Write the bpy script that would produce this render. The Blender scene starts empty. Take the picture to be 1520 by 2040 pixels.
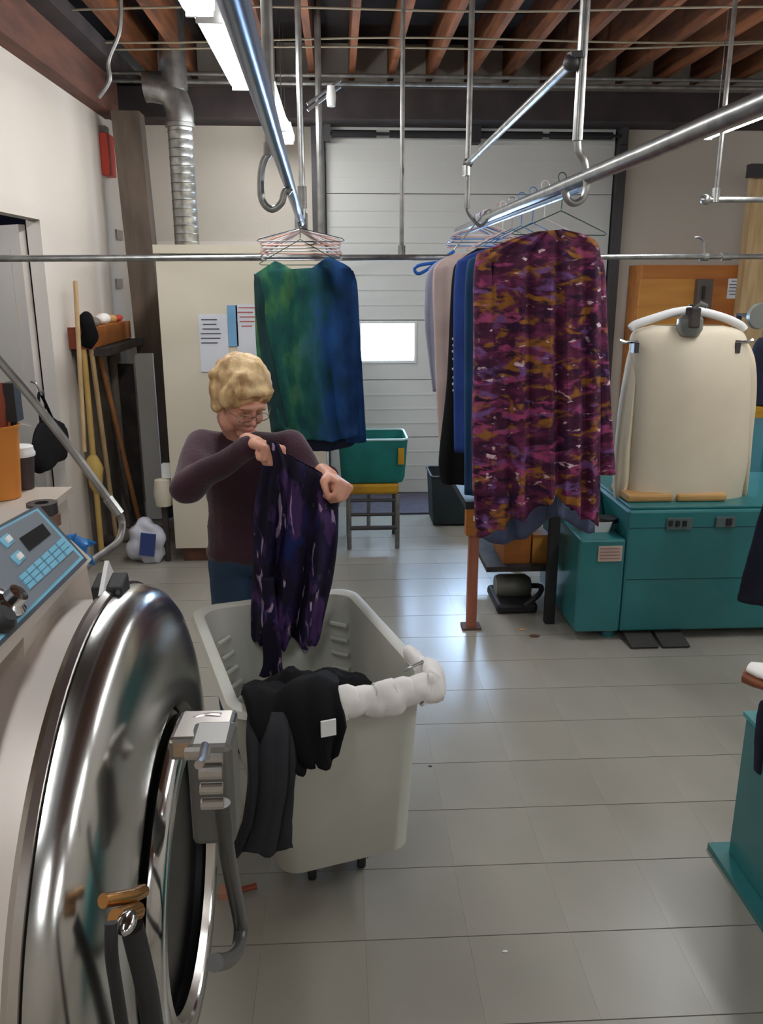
import bpy, bmesh, math, random
from mathutils import Vector, Matrix, noise
random.seed(7)
PI = math.pi
S = bpy.context.scene
COL = S.collection
V = Vector

# ------------------------------------------------------------------ camera
F = 1650.0; PIT = math.radians(15.6); YAW = math.radians(3.0); CH = 1.78
fw = V((math.sin(YAW)*math.cos(PIT), math.cos(YAW)*math.cos(PIT), -math.sin(PIT)))
rt = V((math.cos(YAW), -math.sin(YAW), 0)); up = rt.cross(fw)
CAM = V((0, 0, CH))
cd = bpy.data.cameras.new('camera'); cam = bpy.data.objects.new('camera', cd); COL.objects.link(cam)
cd.sensor_fit = 'VERTICAL'; cd.sensor_height = 36.0; cd.lens = 36.0*F/2040.0
cd.clip_start = 0.05; cd.clip_end = 60
R3 = Matrix((rt, up, -fw)).transposed()
cam.matrix_world = Matrix.Translation(CAM) @ R3.to_4x4()
S.camera = cam
# ------------------------------------------------------------------ world, exposure
w = bpy.data.worlds.new('world'); S.world = w; w.use_nodes = True
w.node_tree.nodes['Background'].inputs[0].default_value = (0.75, 0.85, 1.0, 1)
w.node_tree.nodes['Background'].inputs[1].default_value = 0.35
S.view_settings.view_transform = 'Standard'; S.view_settings.look = 'None'
S.view_settings.gamma = 1.0; S.view_settings.use_curve_mapping = False
S.view_settings.exposure = 0.62
TUBE = 20.0          # fluorescent tube strength
WINDOW = 36.0        # daylight behind the garage door window

def P(x, y, Y=None, z=None, X=None):
    "the point of the room seen at pixel (x, y) at a known depth, height or side distance"
    v = fw + rt*((x-760)/F) - up*((y-1020)/F)
    if Y is not None: t = (Y-CAM.y)/v.y
    elif z is not None: t = (z-CAM.z)/v.z
    else: t = X/v.x
    return CAM + v*t

# ------------------------------------------------------------------ materials
def lin(c):
    return tuple(((v/255)/12.92 if v/255 <= 0.04045 else ((v/255+0.055)/1.055)**2.4) for v in c) + (1,)
MC = {}
def mat(name, c, rough=0.6, metal=0.0, var=0.12, scale=8.0, bump=0.0, bscale=60.0, stretch=(1,1,1), spec=0.5, c2=None, emit=0, ramp=None, sheen=0, rand=0, detail=3.0, dist=0.0, coat=0, alpha=1, fac=(0.3,0.7)):
    if name in MC: return MC[name]
    m = bpy.data.materials.new(name); m.use_nodes = True; n = m.node_tree; N = n.nodes; L = n.links
    b = N['Principled BSDF']
    b.inputs['Roughness'].default_value = rough; b.inputs['Metallic'].default_value = metal
    b.inputs['Specular IOR Level'].default_value = spec
    if sheen: b.inputs['Sheen Weight'].default_value = sheen
    if coat: b.inputs['Coat Weight'].default_value = coat
    if alpha < 1: b.inputs['Alpha'].default_value = alpha
    tc = N.new('ShaderNodeTexCoord'); mp = N.new('ShaderNodeMapping'); L.new(tc.outputs['Object'], mp.inputs[0])
    mp.inputs['Scale'].default_value = stretch
    nz = N.new('ShaderNodeTexNoise'); nz.inputs['Scale'].default_value = scale; nz.inputs['Detail'].default_value = detail
    nz.inputs['Distortion'].default_value = dist
    L.new(mp.outputs[0], nz.inputs['Vector'])
    cr = N.new('ShaderNodeValToRGB'); L.new(nz.outputs['Fac'], cr.inputs[0])
    l1 = lin(c)
    if ramp:
        els = cr.color_ramp.elements
        for i, (p, k) in enumerate(ramp):
            e = els[i] if i < 2 else els.new(p)
            e.position = p; e.color = lin(k)
    else:
        l2 = lin(c2) if c2 else tuple(v*(1-var) for v in l1[:3]) + (1,)
        cr.color_ramp.elements[0].position = fac[0]; cr.color_ramp.elements[1].position = fac[1]
        cr.color_ramp.elements[0].color = l2; cr.color_ramp.elements[1].color = l1
    out = cr.outputs[0]
    if rand:
        oi = N.new('ShaderNodeObjectInfo'); mr = N.new('ShaderNodeMapRange'); L.new(oi.outputs['Random'], mr.inputs[0])
        mr.inputs[3].default_value = 1-rand; mr.inputs[4].default_value = 1+rand
        hs = N.new('ShaderNodeHueSaturation'); L.new(mr.outputs[0], hs.inputs['Value']); L.new(out, hs.inputs['Color']); out = hs.outputs[0]
    L.new(out, b.inputs['Base Color'])
    if bump:
        n2 = N.new('ShaderNodeTexNoise'); n2.inputs['Scale'].default_value = bscale; L.new(mp.outputs[0], n2.inputs['Vector'])
        bp = N.new('ShaderNodeBump'); bp.inputs['Strength'].default_value = bump; bp.inputs['Distance'].default_value = 0.01
        L.new(n2.outputs['Fac'], bp.inputs['Height']); L.new(bp.outputs[0], b.inputs['Normal'])
    if emit:
        L.new(out, b.inputs['Emission Color']); b.inputs['Emission Strength'].default_value = emit
    MC[name] = m; return m

wall_w = mat('white_wall', (214,206,196), 0.7, var=0.06, scale=1.5, bump=0.1)
wall_g = mat('back_wall', (196,188,176), 0.75, var=0.08, scale=1.2, bump=0.1)
door_w = mat('door_panel', (206,206,202), 0.55, var=0.05, scale=2, bump=0.05)
cab_w = mat('cream_board', (214,205,184), 0.6, var=0.06, scale=1.5)
tilem = mat('floor_tile', (163,158,147), 0.29, var=0.12, scale=1.6, bump=0.04, bscale=10, rand=0.02, c2=(147,143,132))
groutm = mat('tile_joint', (118,114,105), 0.8)
joistm = mat('joist_wood', (142,84,46), 0.75, scale=3, stretch=(6,0.6,6), c2=(84,48,28), rand=0.18)
deckm = mat('ceiling_deck', (50,42,40), 0.9, scale=4, c2=(30,26,26))
beamm = mat('dark_beam', (62,52,52), 0.8, scale=5, c2=(42,36,38))
rustw = mat('red_brown_wood', (112,72,58), 0.8, scale=4, c2=(78,52,44), stretch=(3,.6,3))
postm = mat('taupe_post', (112,98,86), 0.8, scale=4, c2=(84,74,66), stretch=(3,3,.6))
galv = mat('galvanised_steel', (176,176,172), 0.32, 0.85, scale=18, c2=(140,142,142), bump=0.05)
galvd = mat('dull_conduit', (150,148,144), 0.45, 0.7, scale=12, c2=(112,110,108))
steeld = mat('dark_steel', (74,72,74), 0.5, 0.5, scale=10)
blackm = mat('black_paint', (30,30,33), 0.6, scale=10)
inox = mat('brushed_stainless', (200,194,188), 0.24, 1.0, scale=4, stretch=(1,1,1), bump=0.02, bscale=5, var=.06)
shell = mat('satin_shell', (226,216,208), 0.38, 0.35, scale=4, var=.05)
chrome = mat('chrome', (206,206,204), 0.12, 1.0, scale=3, var=.04)
creamp = mat('cream_panel_paint', (190,178,164), 0.5, scale=4, var=.05)
rubber = mat('black_rubber', (26,26,28), 0.5)
teal = mat('teal_paint', (42,118,120), 0.38, scale=3, c2=(34,106,110), coat=.2)
tealc = mat('teal_canvas', (22,120,112), 0.8, scale=6, c2=(14,98,94), bump=.2)
yellowc = mat('yellow_vinyl', (190,142,20), 0.6, scale=8, c2=(160,116,14))
brass = mat('brass', (190,140,84), 0.25, 0.9, scale=10)
whitep = mat('white_plastic', (226,226,224), 0.45, scale=4, var=.04)
cartp = mat('cart_plastic', (206,206,196), 0.5, scale=2.5, c2=(186,187,176), bump=.03, bscale=20)
whitec = mat('white_cloth', (236,232,228), 0.9, scale=9, var=.06, bump=.3, bscale=12)
tubem = mat('fluorescent_tube', (248,250,252), 0.4, emit=TUBE, var=0.0)
winm = mat('bright_window', (186,218,255), 0.3, emit=WINDOW, var=0.0)
orangew = mat('orange_wood', (186,116,46), 0.5, scale=3, stretch=(.6,5,5), c2=(160,92,36))
honeyw = mat('honey_plywood', (206,146,64), 0.5, scale=3, stretch=(.6,5,5), c2=(186,124,52))
copper = mat('orange_brown_post', (178,110,84), 0.5, scale=5, c2=(150,88,66), stretch=(4,4,.6))
palew = mat('pale_wood', (206,178,134), 0.65, scale=6, stretch=(5,5,.5), c2=(178,146,104))
broomw = mat('brown_wood_handle', (170,116,70), 0.6, scale=6, stretch=(5,5,.5), c2=(134,88,54))
paperm = mat('paper', (214,216,222), 0.8, scale=3, var=.03)
inkm = mat('ink', (70,72,84), 0.8); redink = mat('red_ink', (190,90,84), 0.8); bluem = mat('light_blue_card', (120,170,206), 0.7)
skinm = mat('skin', (220,164,140), 0.5, scale=14, c2=(206,144,122), bump=.08, bscale=90)
hairm = mat('blond_hair', (226,196,146), 0.6, scale=22, c2=(170,132,88), stretch=(1,1,.5), bump=.9, bscale=38, fac=(.35,.6))
plum = mat('plum_knit', (66,34,48), 0.95, scale=6, c2=(50,26,38), bump=.25, bscale=120, sheen=.2)
jeansm = mat('blue_denim', (44,70,98), 0.85, scale=10, c2=(34,56,82), bump=.2, bscale=120)
blackc = mat('black_cloth', (17,17,20), 0.95, scale=6, c2=(12,12,15), bump=.3, bscale=16, spec=.25)
greyc = mat('charcoal_cloth', (44,44,50), 0.95, scale=6, c2=(34,34,38), bump=.2, bscale=20)
navyc = mat('navy_cloth', (22,34,58), 0.9, scale=5, c2=(14,22,40), bump=.2, bscale=20)
bluec = mat('royal_blue_cloth', (26,66,140), 0.85, scale=5, c2=(20,48,112), bump=.2, bscale=20)
dtealc = mat('petrol_blue_cloth', (18,66,106), 0.85, scale=5, c2=(14,50,86), bump=.2, bscale=20)
greyb = mat('pale_grey_blue_cloth', (150,152,172), 0.9, scale=5, c2=(126,126,146))
pinkg = mat('pale_pink_cloth', (196,176,168), 0.9, scale=5, c2=(176,154,148))
sheerg = mat('grey_blue_sheer', (84,94,122), 0.9, scale=6, c2=(60,66,92))
bagc = mat('cream_form_fabric', (222,211,188), 0.8, scale=2.5, c2=(212,199,174), bump=.12, bscale=8)
tanpad = mat('tan_pad', (206,164,104), 0.7, scale=6, c2=(186,142,86))
panelg = mat('grey_panel_face', (112,120,128), 0.4, scale=4, var=.04)
panelb = mat('pale_blue_key', (126,190,214), 0.35, scale=6, c2=(100,168,196))
panelk = mat('slate_panel_edge', (64,72,82), 0.4)
lcd = mat('dark_display', (40,44,46), 0.15)
orangep = mat('orange_bucket', (206,132,50), 0.5, scale=4, c2=(190,114,40))
bluep = mat('blue_plastic_film', (20,120,190), 0.35, scale=10, c2=(14,96,160))
redm = mat('red_plastic', (206,72,56), 0.5, scale=6)
dirtyg = mat('grimy_grey', (128,118,108), 0.85, scale=5, c2=(92,84,78))
rubm = mat('dark_clutter', (70,62,58), 0.85, scale=10, c2=(46,42,42))
matm = mat('grey_door_mat', (96,92,102), 0.9, scale=20, c2=(78,74,84))
olivem = mat('black_green_bin', (26,38,42), 0.6)
def layered(name, base, layers, rough=.85, bump=.15):
    "woven print: blotches of several colours laid over one another, each with its own noise"
    m = bpy.data.materials.new(name); m.use_nodes = True; n = m.node_tree; N = n.nodes; L = n.links; b = N['Principled BSDF']
    b.inputs['Roughness'].default_value = rough; b.inputs['Specular IOR Level'].default_value = .25
    tc = N.new('ShaderNodeTexCoord'); cur = None
    for k,(col,lo,hi,sc,st,dt) in enumerate(layers):
        mp = N.new('ShaderNodeMapping'); mp.inputs['Scale'].default_value = st; mp.inputs['Location'].default_value = (k*3.7,k*1.9,k*5.3); L.new(tc.outputs['Object'], mp.inputs[0])
        nz = N.new('ShaderNodeTexNoise'); nz.inputs['Scale'].default_value = sc; nz.inputs['Detail'].default_value = 3; nz.inputs['Distortion'].default_value = dt; L.new(mp.outputs[0], nz.inputs['Vector'])
        mr = N.new('ShaderNodeMapRange'); mr.inputs[1].default_value = lo; mr.inputs[2].default_value = hi; L.new(nz.outputs['Fac'], mr.inputs[0])
        mx = N.new('ShaderNodeMix'); mx.data_type = 'RGBA'; L.new(mr.outputs[0], mx.inputs[0])
        if cur is None: mx.inputs[6].default_value = lin(base)
        else: L.new(cur, mx.inputs[6])
        mx.inputs[7].default_value = lin(col); cur = mx.outputs[2]
    L.new(cur, b.inputs['Base Color'])
    bp = N.new('ShaderNodeBump'); bp.inputs['Strength'].default_value = bump; bp.inputs['Distance'].default_value = .01; L.new(nz.outputs['Fac'], bp.inputs['Height']); L.new(bp.outputs[0], b.inputs['Normal'])
    return m
HS = (1,1,2.4)
motley = layered('tunic_print', (72,30,54), [((106,44,80),.46,.60,8,HS,.5),((50,26,56),.52,.64,6,HS,.4),((150,100,42),.53,.62,8,HS,.7),((158,68,112),.57,.66,9,HS,.6),((116,80,134),.59,.67,9,HS,.5),((48,24,44),.55,.66,11,HS,.5),((222,190,198),.65,.71,15,HS,.4)])
purplec = layered('dark_purple_print', (24,18,38), [((34,26,66),.5,.6,6,(1.5,1,.7),.5),((22,34,86),.58,.64,6,(1.8,1,.8),.6),((70,46,92),.57,.64,9,(2,1,.7),.8),((160,138,170),.64,.68,12,(2.6,1,.6),1.0)])
# green top: tie dye, green on the left going to blue on the right (print, with some glow painted into the blue)
tie = bpy.data.materials.new('green_blue_tie_dye_glow'); tie.use_nodes = True
def build_tie():
    n = tie.node_tree; N = n.nodes; L = n.links; b = N['Principled BSDF']; b.inputs['Roughness'].default_value = .85
    b.inputs['Specular IOR Level'].default_value = .3
    tc = N.new('ShaderNodeTexCoord'); sp = N.new('ShaderNodeSeparateXYZ'); L.new(tc.outputs['Object'], sp.inputs[0])
    nz = N.new('ShaderNodeTexNoise'); nz.inputs['Scale'].default_value = 5; nz.inputs['Detail'].default_value = 3
    mp = N.new('ShaderNodeMapping'); mp.inputs['Scale'].default_value = (1.3,1,.7); L.new(tc.outputs['Object'], mp.inputs[0]); L.new(mp.outputs[0], nz.inputs['Vector'])
    mp.inputs['Scale'].default_value = (1.7,1,.9); nz.inputs['Scale'].default_value = 7; nz.inputs['Detail'].default_value = 4
    r1 = N.new('ShaderNodeValToRGB'); L.new(nz.outputs['Fac'], r1.inputs[0])
    e = r1.color_ramp.elements; e[0].position = .34; e[0].color = lin((18,66,70)); e[1].position = .70; e[1].color = lin((78,128,72))
    k = e.new(.5); k.color = lin((28,88,74))
    r2 = N.new('ShaderNodeValToRGB'); L.new(nz.outputs['Fac'], r2.inputs[0])
    e = r2.color_ramp.elements; e[0].position = .35; e[0].color = lin((14,44,88)); e[1].position = .7; e[1].color = lin((30,78,134))
    ma = N.new('ShaderNodeMath'); ma.operation = 'MULTIPLY_ADD'; L.new(nz.outputs['Fac'], ma.inputs[0]); ma.inputs[1].default_value = .5; ma.inputs[2].default_value = -.27
    ad = N.new('ShaderNodeMath'); ad.operation = 'ADD'; L.new(sp.outputs[0], ad.inputs[0]); L.new(ma.outputs[0], ad.inputs[1])
    mr = N.new('ShaderNodeMapRange'); mr.inputs[1].default_value = -.03; mr.inputs[2].default_value = .13; L.new(ad.outputs[0], mr.inputs[0])
    mx = N.new('ShaderNodeMix'); mx.data_type = 'RGBA'; L.new(mr.outputs[0], mx.inputs[0]); L.new(r1.outputs[0], mx.inputs[6]); L.new(r2.outputs[0], mx.inputs[7])
    L.new(mx.outputs[2], b.inputs['Base Color'])
build_tie()

# ------------------------------------------------------------------ object helpers
def thing(name, label, cat, loc=(0,0,0), group=None, rotz=0):
    o = bpy.data.objects.new(name, None); COL.objects.link(o); o.location = loc; o.rotation_euler = (0,0,rotz)
    o.empty_display_size = .05
    o['label'] = label; o['category'] = cat
    if group: o['group'] = group
    return o
def wloc(o):
    v = V(o.location); p = o.parent
    while p: v += V(p.location); p = p.parent
    return v
def obj(name, bm, m, parent=None, label=None, cat=None, group=None, kind=None, smooth=False, origin=None, local=False, bev=0):
    "links the bmesh (built in room coordinates) as one object; under a parent it is stored relative to it"
    me = bpy.data.meshes.new(name)
    org = V(origin) if origin is not None else V((0,0,0))
    base = wloc(parent) if parent else V((0,0,0))
    if parent and origin is None: org = base
    if not local: bmesh.ops.translate(bm, vec=-org, verts=bm.verts)
    bmesh.ops.recalc_face_normals(bm, faces=bm.faces)
    bm.to_mesh(me); bm.free()
    me.materials.append(m)
    if smooth:
        me.polygons.foreach_set('use_smooth', [True]*len(me.polygons))
        try: me.set_sharp_from_angle(angle=math.radians(42))
        except Exception: pass
    o = bpy.data.objects.new(name, me); COL.objects.link(o)
    if not local: o.location = org - base
    if parent: o.parent = parent
    if label: o['label'] = label
    if cat: o['category'] = cat
    if group: o['group'] = group
    if kind: o['kind'] = kind
    if bev:
        md = o.modifiers.new('bevel', 'BEVEL'); md.width = bev; md.segments = 2; md.limit_method = 'ANGLE'
    return o
def B(): return bmesh.new()
def box(bm, lo, hi, M=None):
    x0,y0,z0 = lo; x1,y1,z1 = hi
    vs = [bm.verts.new(p) for p in ((x0,y0,z0),(x1,y0,z0),(x1,y1,z0),(x0,y1,z0),(x0,y0,z1),(x1,y0,z1),(x1,y1,z1),(x0,y1,z1))]
    for f in ((0,3,2,1),(4,5,6,7),(0,1,5,4),(1,2,6,5),(2,3,7,6),(3,0,4,7)): bm.faces.new([vs[i] for i in f])
    if M:
        for v in vs: v.co = M @ v.co
    return bm
def bx(lo, hi, M=None): return box(B(), lo, hi, M)
def rot(c, ax, a): return Matrix.Translation(V(c)) @ Matrix.Rotation(a, 4, ax) @ Matrix.Translation(-V(c))
def tube(bm, pts, r, n=10, caps=True, closed=False, flat=None):
    pts = [V(p) for p in pts]; rings = []
    N = len(pts); prev = None
    for i, p in enumerate(pts):
        if closed: t = (pts[(i+1)%N]-pts[i-1])
        else: t = (pts[min(i+1,N-1)]-pts[max(i-1,0)])
        t.normalize()
        if prev is None:
            a = t.orthogonal().normalized()
            if flat is not None: a = (V(flat) - t*V(flat).dot(t)).normalized()
        else: a = (prev - t*prev.dot(t)).normalized()
        prev = a; b = t.cross(a)
        rr = r[i] if isinstance(r, (list, tuple)) else r
        ra, rb = rr if isinstance(rr, tuple) else (rr, rr)
        rings.append([bm.verts.new(p + a*(ra*math.cos(2*PI*k/n)) + b*(rb*math.sin(2*PI*k/n))) for k in range(n)])
    for i in range(N if closed else N-1):
        A, C = rings[i], rings[(i+1)%N]
        for k in range(n): bm.faces.new((A[k], A[(k+1)%n], C[(k+1)%n], C[k]))
    if caps and not closed:
        bm.faces.new(rings[0][::-1]); bm.faces.new(rings[-1])
    return bm
def tb(pts, r, n=10, **k): return tube(B(), pts, r, n, **k)
def smooth_pts(pts, m=6):
    pts = [V(p) for p in pts]; out = []
    for i in range(len(pts)-1):
        a = pts[max(i-1,0)]; b = pts[i]; c = pts[i+1]; d = pts[min(i+2,len(pts)-1)]
        for k in range(m):
            t = k/m
            out.append(0.5*((2*b)+(c-a)*t+(2*a-5*b+4*c-d)*t*t+(3*b-a-3*c+d)*t**3))
    out.append(pts[-1]); return out
def lathe(bm, prof, c, axis='z', n=32, close=False):
    "prof: (radius, along)"
    rings = []
    for r, h in prof:
        ring = []
        for k in range(n):
            a = 2*PI*k/n; u, v = r*math.cos(a), r*math.sin(a)
            p = (u,v,h) if axis == 'z' else ((h,u,v) if axis == 'x' else (u,h,v))
            ring.append(bm.verts.new(V(c)+V(p)))
        rings.append(ring)
    R = range(len(rings)) if close else range(len(rings)-1)
    for i in R:
        A, C = rings[i], rings[(i+1)%len(rings)]
        for k in range(n): bm.faces.new((A[k], A[(k+1)%n], C[(k+1)%n], C[k]))
    if not close:
        for ring, (r, h) in ((rings[0], prof[0]), (rings[-1], prof[-1])):
            if r > 1e-4: bm.faces.new(ring)
    return bm
def la(prof, c, axis='z', n=32, close=False): return lathe(B(), prof, c, axis, n, close)
def prism(poly, axis, a, b):
    "extrude a polygon given in the two other axes along axis from a to b"
    bm = B()
    def mk(p, h): return V((h,p[0],p[1])) if axis == 'x' else (V((p[0],h,p[1])) if axis == 'y' else V((p[0],p[1],h)))
    A = [bm.verts.new(mk(p,a)) for p in poly]; C = [bm.verts.new(mk(p,b)) for p in poly]
    bm.faces.new(A); bm.faces.new(C[::-1]); n = len(poly)
    for i in range(n): bm.faces.new((A[i], A[(i+1)%n], C[(i+1)%n], C[i]))
    return bm
def ball(bm, c, r, M=None, u=20, v=14):
    mm = Matrix.Translation(V(c)) @ (M or Matrix()) @ Matrix.Diagonal((*(r if isinstance(r,(tuple,list)) else (r,r,r)),1))
    bmesh.ops.create_uvsphere(bm, u_segments=u, v_segments=v, radius=1, matrix=mm)
    return bm
def noisy(bm, amp, sc, seed=0):
    bm.normal_update()
    for v in bm.verts:
        v.co += v.normal*amp*noise.noise(v.co*sc+V((seed,0,0)))
def copy_tree(o, parent=None):
    c = o.copy(); COL.objects.link(c); c.parent = parent
    for ch in list(o.children): copy_tree(ch, c)
    return c

# ------------------------------------------------------------------ setting
XL, XR, YN, YF, ZC = -1.645, 4.6, -3.2, 6.95, 3.50
f = obj('floor', bx((XL-.06,YN,-.12),(XR,YF+.4,-.012)), groutm, kind='structure')
T = .29; y0 = 4.232-10*T
tile_me = None; cand = []
for i in range(-7, 18):
    for j in range(-16, 22):
        x = -.09+i*T; y = y0+j*T
        if x+T/2 < XL or x-T/2 > XR or y+T < YN or y > YF: continue
        c = V((x, y+T/2, 0)); q = c-CAM; d = q.dot(fw)
        vis = d > .4 and abs(q.dot(rt)/d) < .52 and -.72 < q.dot(up)/d < .1 and (x < 2.6)
        cand.append((0 if vis else 1, d if vis else abs(y), x, y))
cand.sort()
bmt = bx((-T/2+.0002,.0018,-.012),(T/2-.0002,T-.0018,0))
rest = B()
for k, (nv, d, x, y) in enumerate(cand):
    if nv == 0 and k < 299:
        if tile_me is None:
            o = obj('tile', bmt, tilem, f, origin=(x,y,0), local=True); o.location = (x,y,0); tile_me = o
        else:
            o = tile_me.copy(); COL.objects.link(o); o.location = (x,y,0); o.parent = f
    else: box(rest, (max(x-T/2+.0002,XL),y+.0018,-.012), (x+T/2-.0002,y+T-.0018,0))
obj('tile', rest, tilem, f, kind='stuff')
# walls
wl = B(); box(wl, (XL-.07,YN,0),(XL,3.6,3.0)); box(wl, (XL-.07,3.6,2.12),(XL,4.95,3.0)); box(wl, (XL-.07,4.95,0),(XL,YF,3.0))
obj('wall_left', wl, wall_w, kind='structure')
wb = B(); box(wb, (XL-.2,YF,0),(-.1,YF+.2,3.7)); box(wb, (2.24,YF,0),(XR+.2,YF+.2,3.7)); box(wb, (-.1,YF,2.96),(2.24,YF+.2,3.7))
obj('wall_back', wb, wall_g, kind='structure')
obj('wall_right', bx((XR,YN,0),(XR+.2,YF,3.7)), wall_w, kind='structure')
obj('wall_near', bx((XL-.2,YN-.2,0),(XR+.2,YN,3.7)), wall_w, kind='structure')
cl = obj('ceiling', bx((XL-.2,YN,ZC),(XR+.2,YF+.2,ZC+.1)), deckm, kind='structure')
jm = None
for k in range(20):
    x = -1.33+k*.293
    obj('joist', bx((x-.022,YN+.2,3.24),(x+.022,6.93,ZC-.001)), joistm, cl)
obj('trim_1', bx((XL-.16,YN,2.9),(XL+.10,6.6,3.14)), rustw, kind='structure')
obj('trim_2', bx((XL-.2,YN,3.14),(XL+.22,YF,3.235)), beamm, kind='structure')
obj('trim_3', bx((XL,6.6,2.92),(XR,6.94,3.12)), beamm, kind='structure')
# doorway on the left: casing, swung leaf, dark room
cs = B(); box(cs,(XL-.065,4.935,0),(XL+.012,5.03,2.2)); box(cs,(XL-.065,3.62,2.105),(XL+.012,4.935,2.2)); box(cs,(XL-.065,3.52,0),(XL+.012,3.62,2.2))
obj('trim_4', cs, wall_w, kind='structure')
M = rot((XL-.075,4.95,0),'Z',math.radians(-38))
dl = obj('door_2', bx((XL-.08-1.0,4.91,.02),(XL-.08,4.95,2.08),M), wall_w, kind='structure')
for a in ((.10,.15),(.56,.15),(.10,1.15),(.56,1.15)):
    obj('panel', bx((XL-.08-a[0]-.34,4.902,a[1]),(XL-.08-a[0],4.912,a[1]+.8),M), wall_w, dl)
obj('door_handle', la([(.0,-.06),(.025,-.05),(.03,-.03),(.012,-.015),(.012,0)],M@V((XL-1.02,4.908,1.0)),'y',12), galv, dl, smooth=True)
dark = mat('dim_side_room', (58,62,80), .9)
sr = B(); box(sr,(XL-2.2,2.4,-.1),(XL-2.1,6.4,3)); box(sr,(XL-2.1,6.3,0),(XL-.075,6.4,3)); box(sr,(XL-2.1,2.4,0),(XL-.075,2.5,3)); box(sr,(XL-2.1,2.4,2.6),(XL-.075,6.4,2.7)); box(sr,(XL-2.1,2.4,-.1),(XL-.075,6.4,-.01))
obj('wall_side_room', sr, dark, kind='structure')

# garage door
gd = obj('door_1', bx((-.08,YF+.06,0),(2.22,YF+.1,2.94)), door_w, kind='structure')
for k in range(6):
    z = .01+k*.487; b = B(); yy = YF+.015
    if k == 2:
        box(b,(-.07,yy,z),(.19,yy+.045,z+.481)); box(b,(.64,yy,z),(.93,yy+.045,z+.481)); box(b,(1.38,yy,z),(2.21,yy+.045,z+.481))
        for wx in (.19,.93): box(b,(wx,yy,z),(wx+.45,yy+.045,1.135)); box(b,(wx,yy,1.445),(wx+.45,yy+.045,z+.481))
    else: box(b,(-.07,yy,z),(2.21,yy+.045,z+.481))
    s = obj('panel', b, door_w, gd)
    for zz in (.12,.24,.36): 
        if k != 2: obj('rib', bx((-.07,yy-.004,z+zz-.006),(2.21,yy+.001,z+zz+.006)), door_w, s)
for wx in (0, .74):
    wf = B()
    for lo,hi in (((.175,1.12),(.655,1.14)),((.175,1.44),(.655,1.46)),((.175,1.14),(.195,1.44)),((.635,1.14),(.655,1.44))): box(wf,(wx+lo[0],YF+.005,lo[1]),(wx+hi[0],YF+.02,hi[1]))
    wfo = obj('window_frame', wf, whitep, gd)
    obj('pane', bx((wx+.195,YF+.03,1.14),(wx+.635,YF+.04,1.44)), winm, wfo)
jb = B(); box(jb,(-.18,YF-.06,0),(-.08,YF+.05,3.0)); box(jb,(2.22,YF-.06,0),(2.29,YF+.05,2.96))
obj('trim_5', jb, steeld, kind='structure')
sp = thing('door_spring', 'black torsion spring bar across the top of the garage door', 'door spring', (1.07,YF-.08,2.86))
obj('shaft', tb([(-.08,YF-.09,2.86),(2.24,YF-.09,2.86)], .012), blackm, sp)
for a,b2 in ((-.02,.32),(.42,1.05),(1.12,1.6),(1.66,2.15)): obj('spring', tb([(a,YF-.09,2.86),(b2,YF-.09,2.86)], .028), blackm, sp)
obj('bracket', bx((1.05,YF-.12,2.8),(1.12,YF-.0,2.93)), blackm, sp)
for x in (-.06, 2.24): obj('bracket', bx((x-.02,YF-.12,2.8),(x+.03,YF-.061,2.96)), steeld, sp)
tag = obj('doorway_mat', bx((.1,6.28,.0),(2.2,6.93,.014)), matm, label='dark grey mat along the foot of the garage door', cat='mat')
obj('trim_6', bx((XL,YF-.03,2.03),(-.18,YF,2.08)), wall_w, kind='structure')
# posts
ps = obj('trim_7', B(), postm, kind='structure')
def quadpost(name, a, b, w, d, m, **k):
    a, b = V(a), V(b)
    bm = B(); vs = []
    for p in (a, b):
        vs += [bm.verts.new(p+V(o)) for o in ((-w/2,-d/2,0),(w/2,-d/2,0),(w/2,d/2,0),(-w/2,d/2,0))]
    for f_ in ((0,3,2,1),(4,5,6,7),(0,1,5,4),(1,2,6,5),(2,3,7,6),(3,0,4,7)): bm.faces.new([vs[i] for i in f_])
    return obj(name, bm, m, **k)
bpy.data.objects.remove(ps)
quadpost('trim_7', P(335,1000,Y=6.35), P(254,225,Y=6.35), .19, .17, postm, kind='structure')

# cream partition box
pt = thing('partition_cabinet', 'tall cream panelled enclosure behind the woman with paper sheets taped on it', 'cabinet', (-.57,5.6,0))
obj('body', bx((-1.07,5.2,.1),(-.08,6.3,1.93)), cab_w, pt)
obj('top_board', bx((-1.08,5.185,1.935),(-.07,6.31,1.985)), cab_w, pt)
obj('base', bx((-1.03,5.24,0),(-.12,6.28,.1)), rustw, pt, label='brown scuffed wooden base')
def sheet(name, label, x0,y0_,x1,y1_, Y, m, lines=(), lm=inkm, cat='paper'):
    a = P(x0,y1_,Y=Y); b = P(x1,y0_,Y=Y)
    t = thing(name, label, cat, ((a.x+b.x)/2, Y, a.z))
    obj('page', bx((a.x,Y-.003,a.z),(b.x,Y,b.z)), m, t)
    for (u0,v,u1,th) in lines:
        obj('writing', bx((a.x+(b.x-a.x)*u0,Y-.0045,a.z+(b.z-a.z)*v),(a.x+(b.x-a.x)*u1,Y-.0031,a.z+(b.z-a.z)*v+th)), lm, t)
    return t
rl = lambda n, hi, lo: [(random.uniform(.05,.2), hi-(hi-lo)*k/max(n-1,1), random.uniform(.6,.92), .006) for k in range(n)]
sheet('notice_sheet','grey notice sheet with handwriting taped left of the woman\'s hair on the cream enclosure',401,626,452,741,5.197,paperm, rl(6,.9,.5))
sheet('schedule_card','narrow light blue strip card between two white sheets on the cream enclosure',456,608,472,690,5.197,bluem, cat='card')
sheet('red_lined_sheet','white sheet with red lines half hidden behind the green top',474,606,520,716,5.197,paperm, rl(5,.93,.6), redink)

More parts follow.
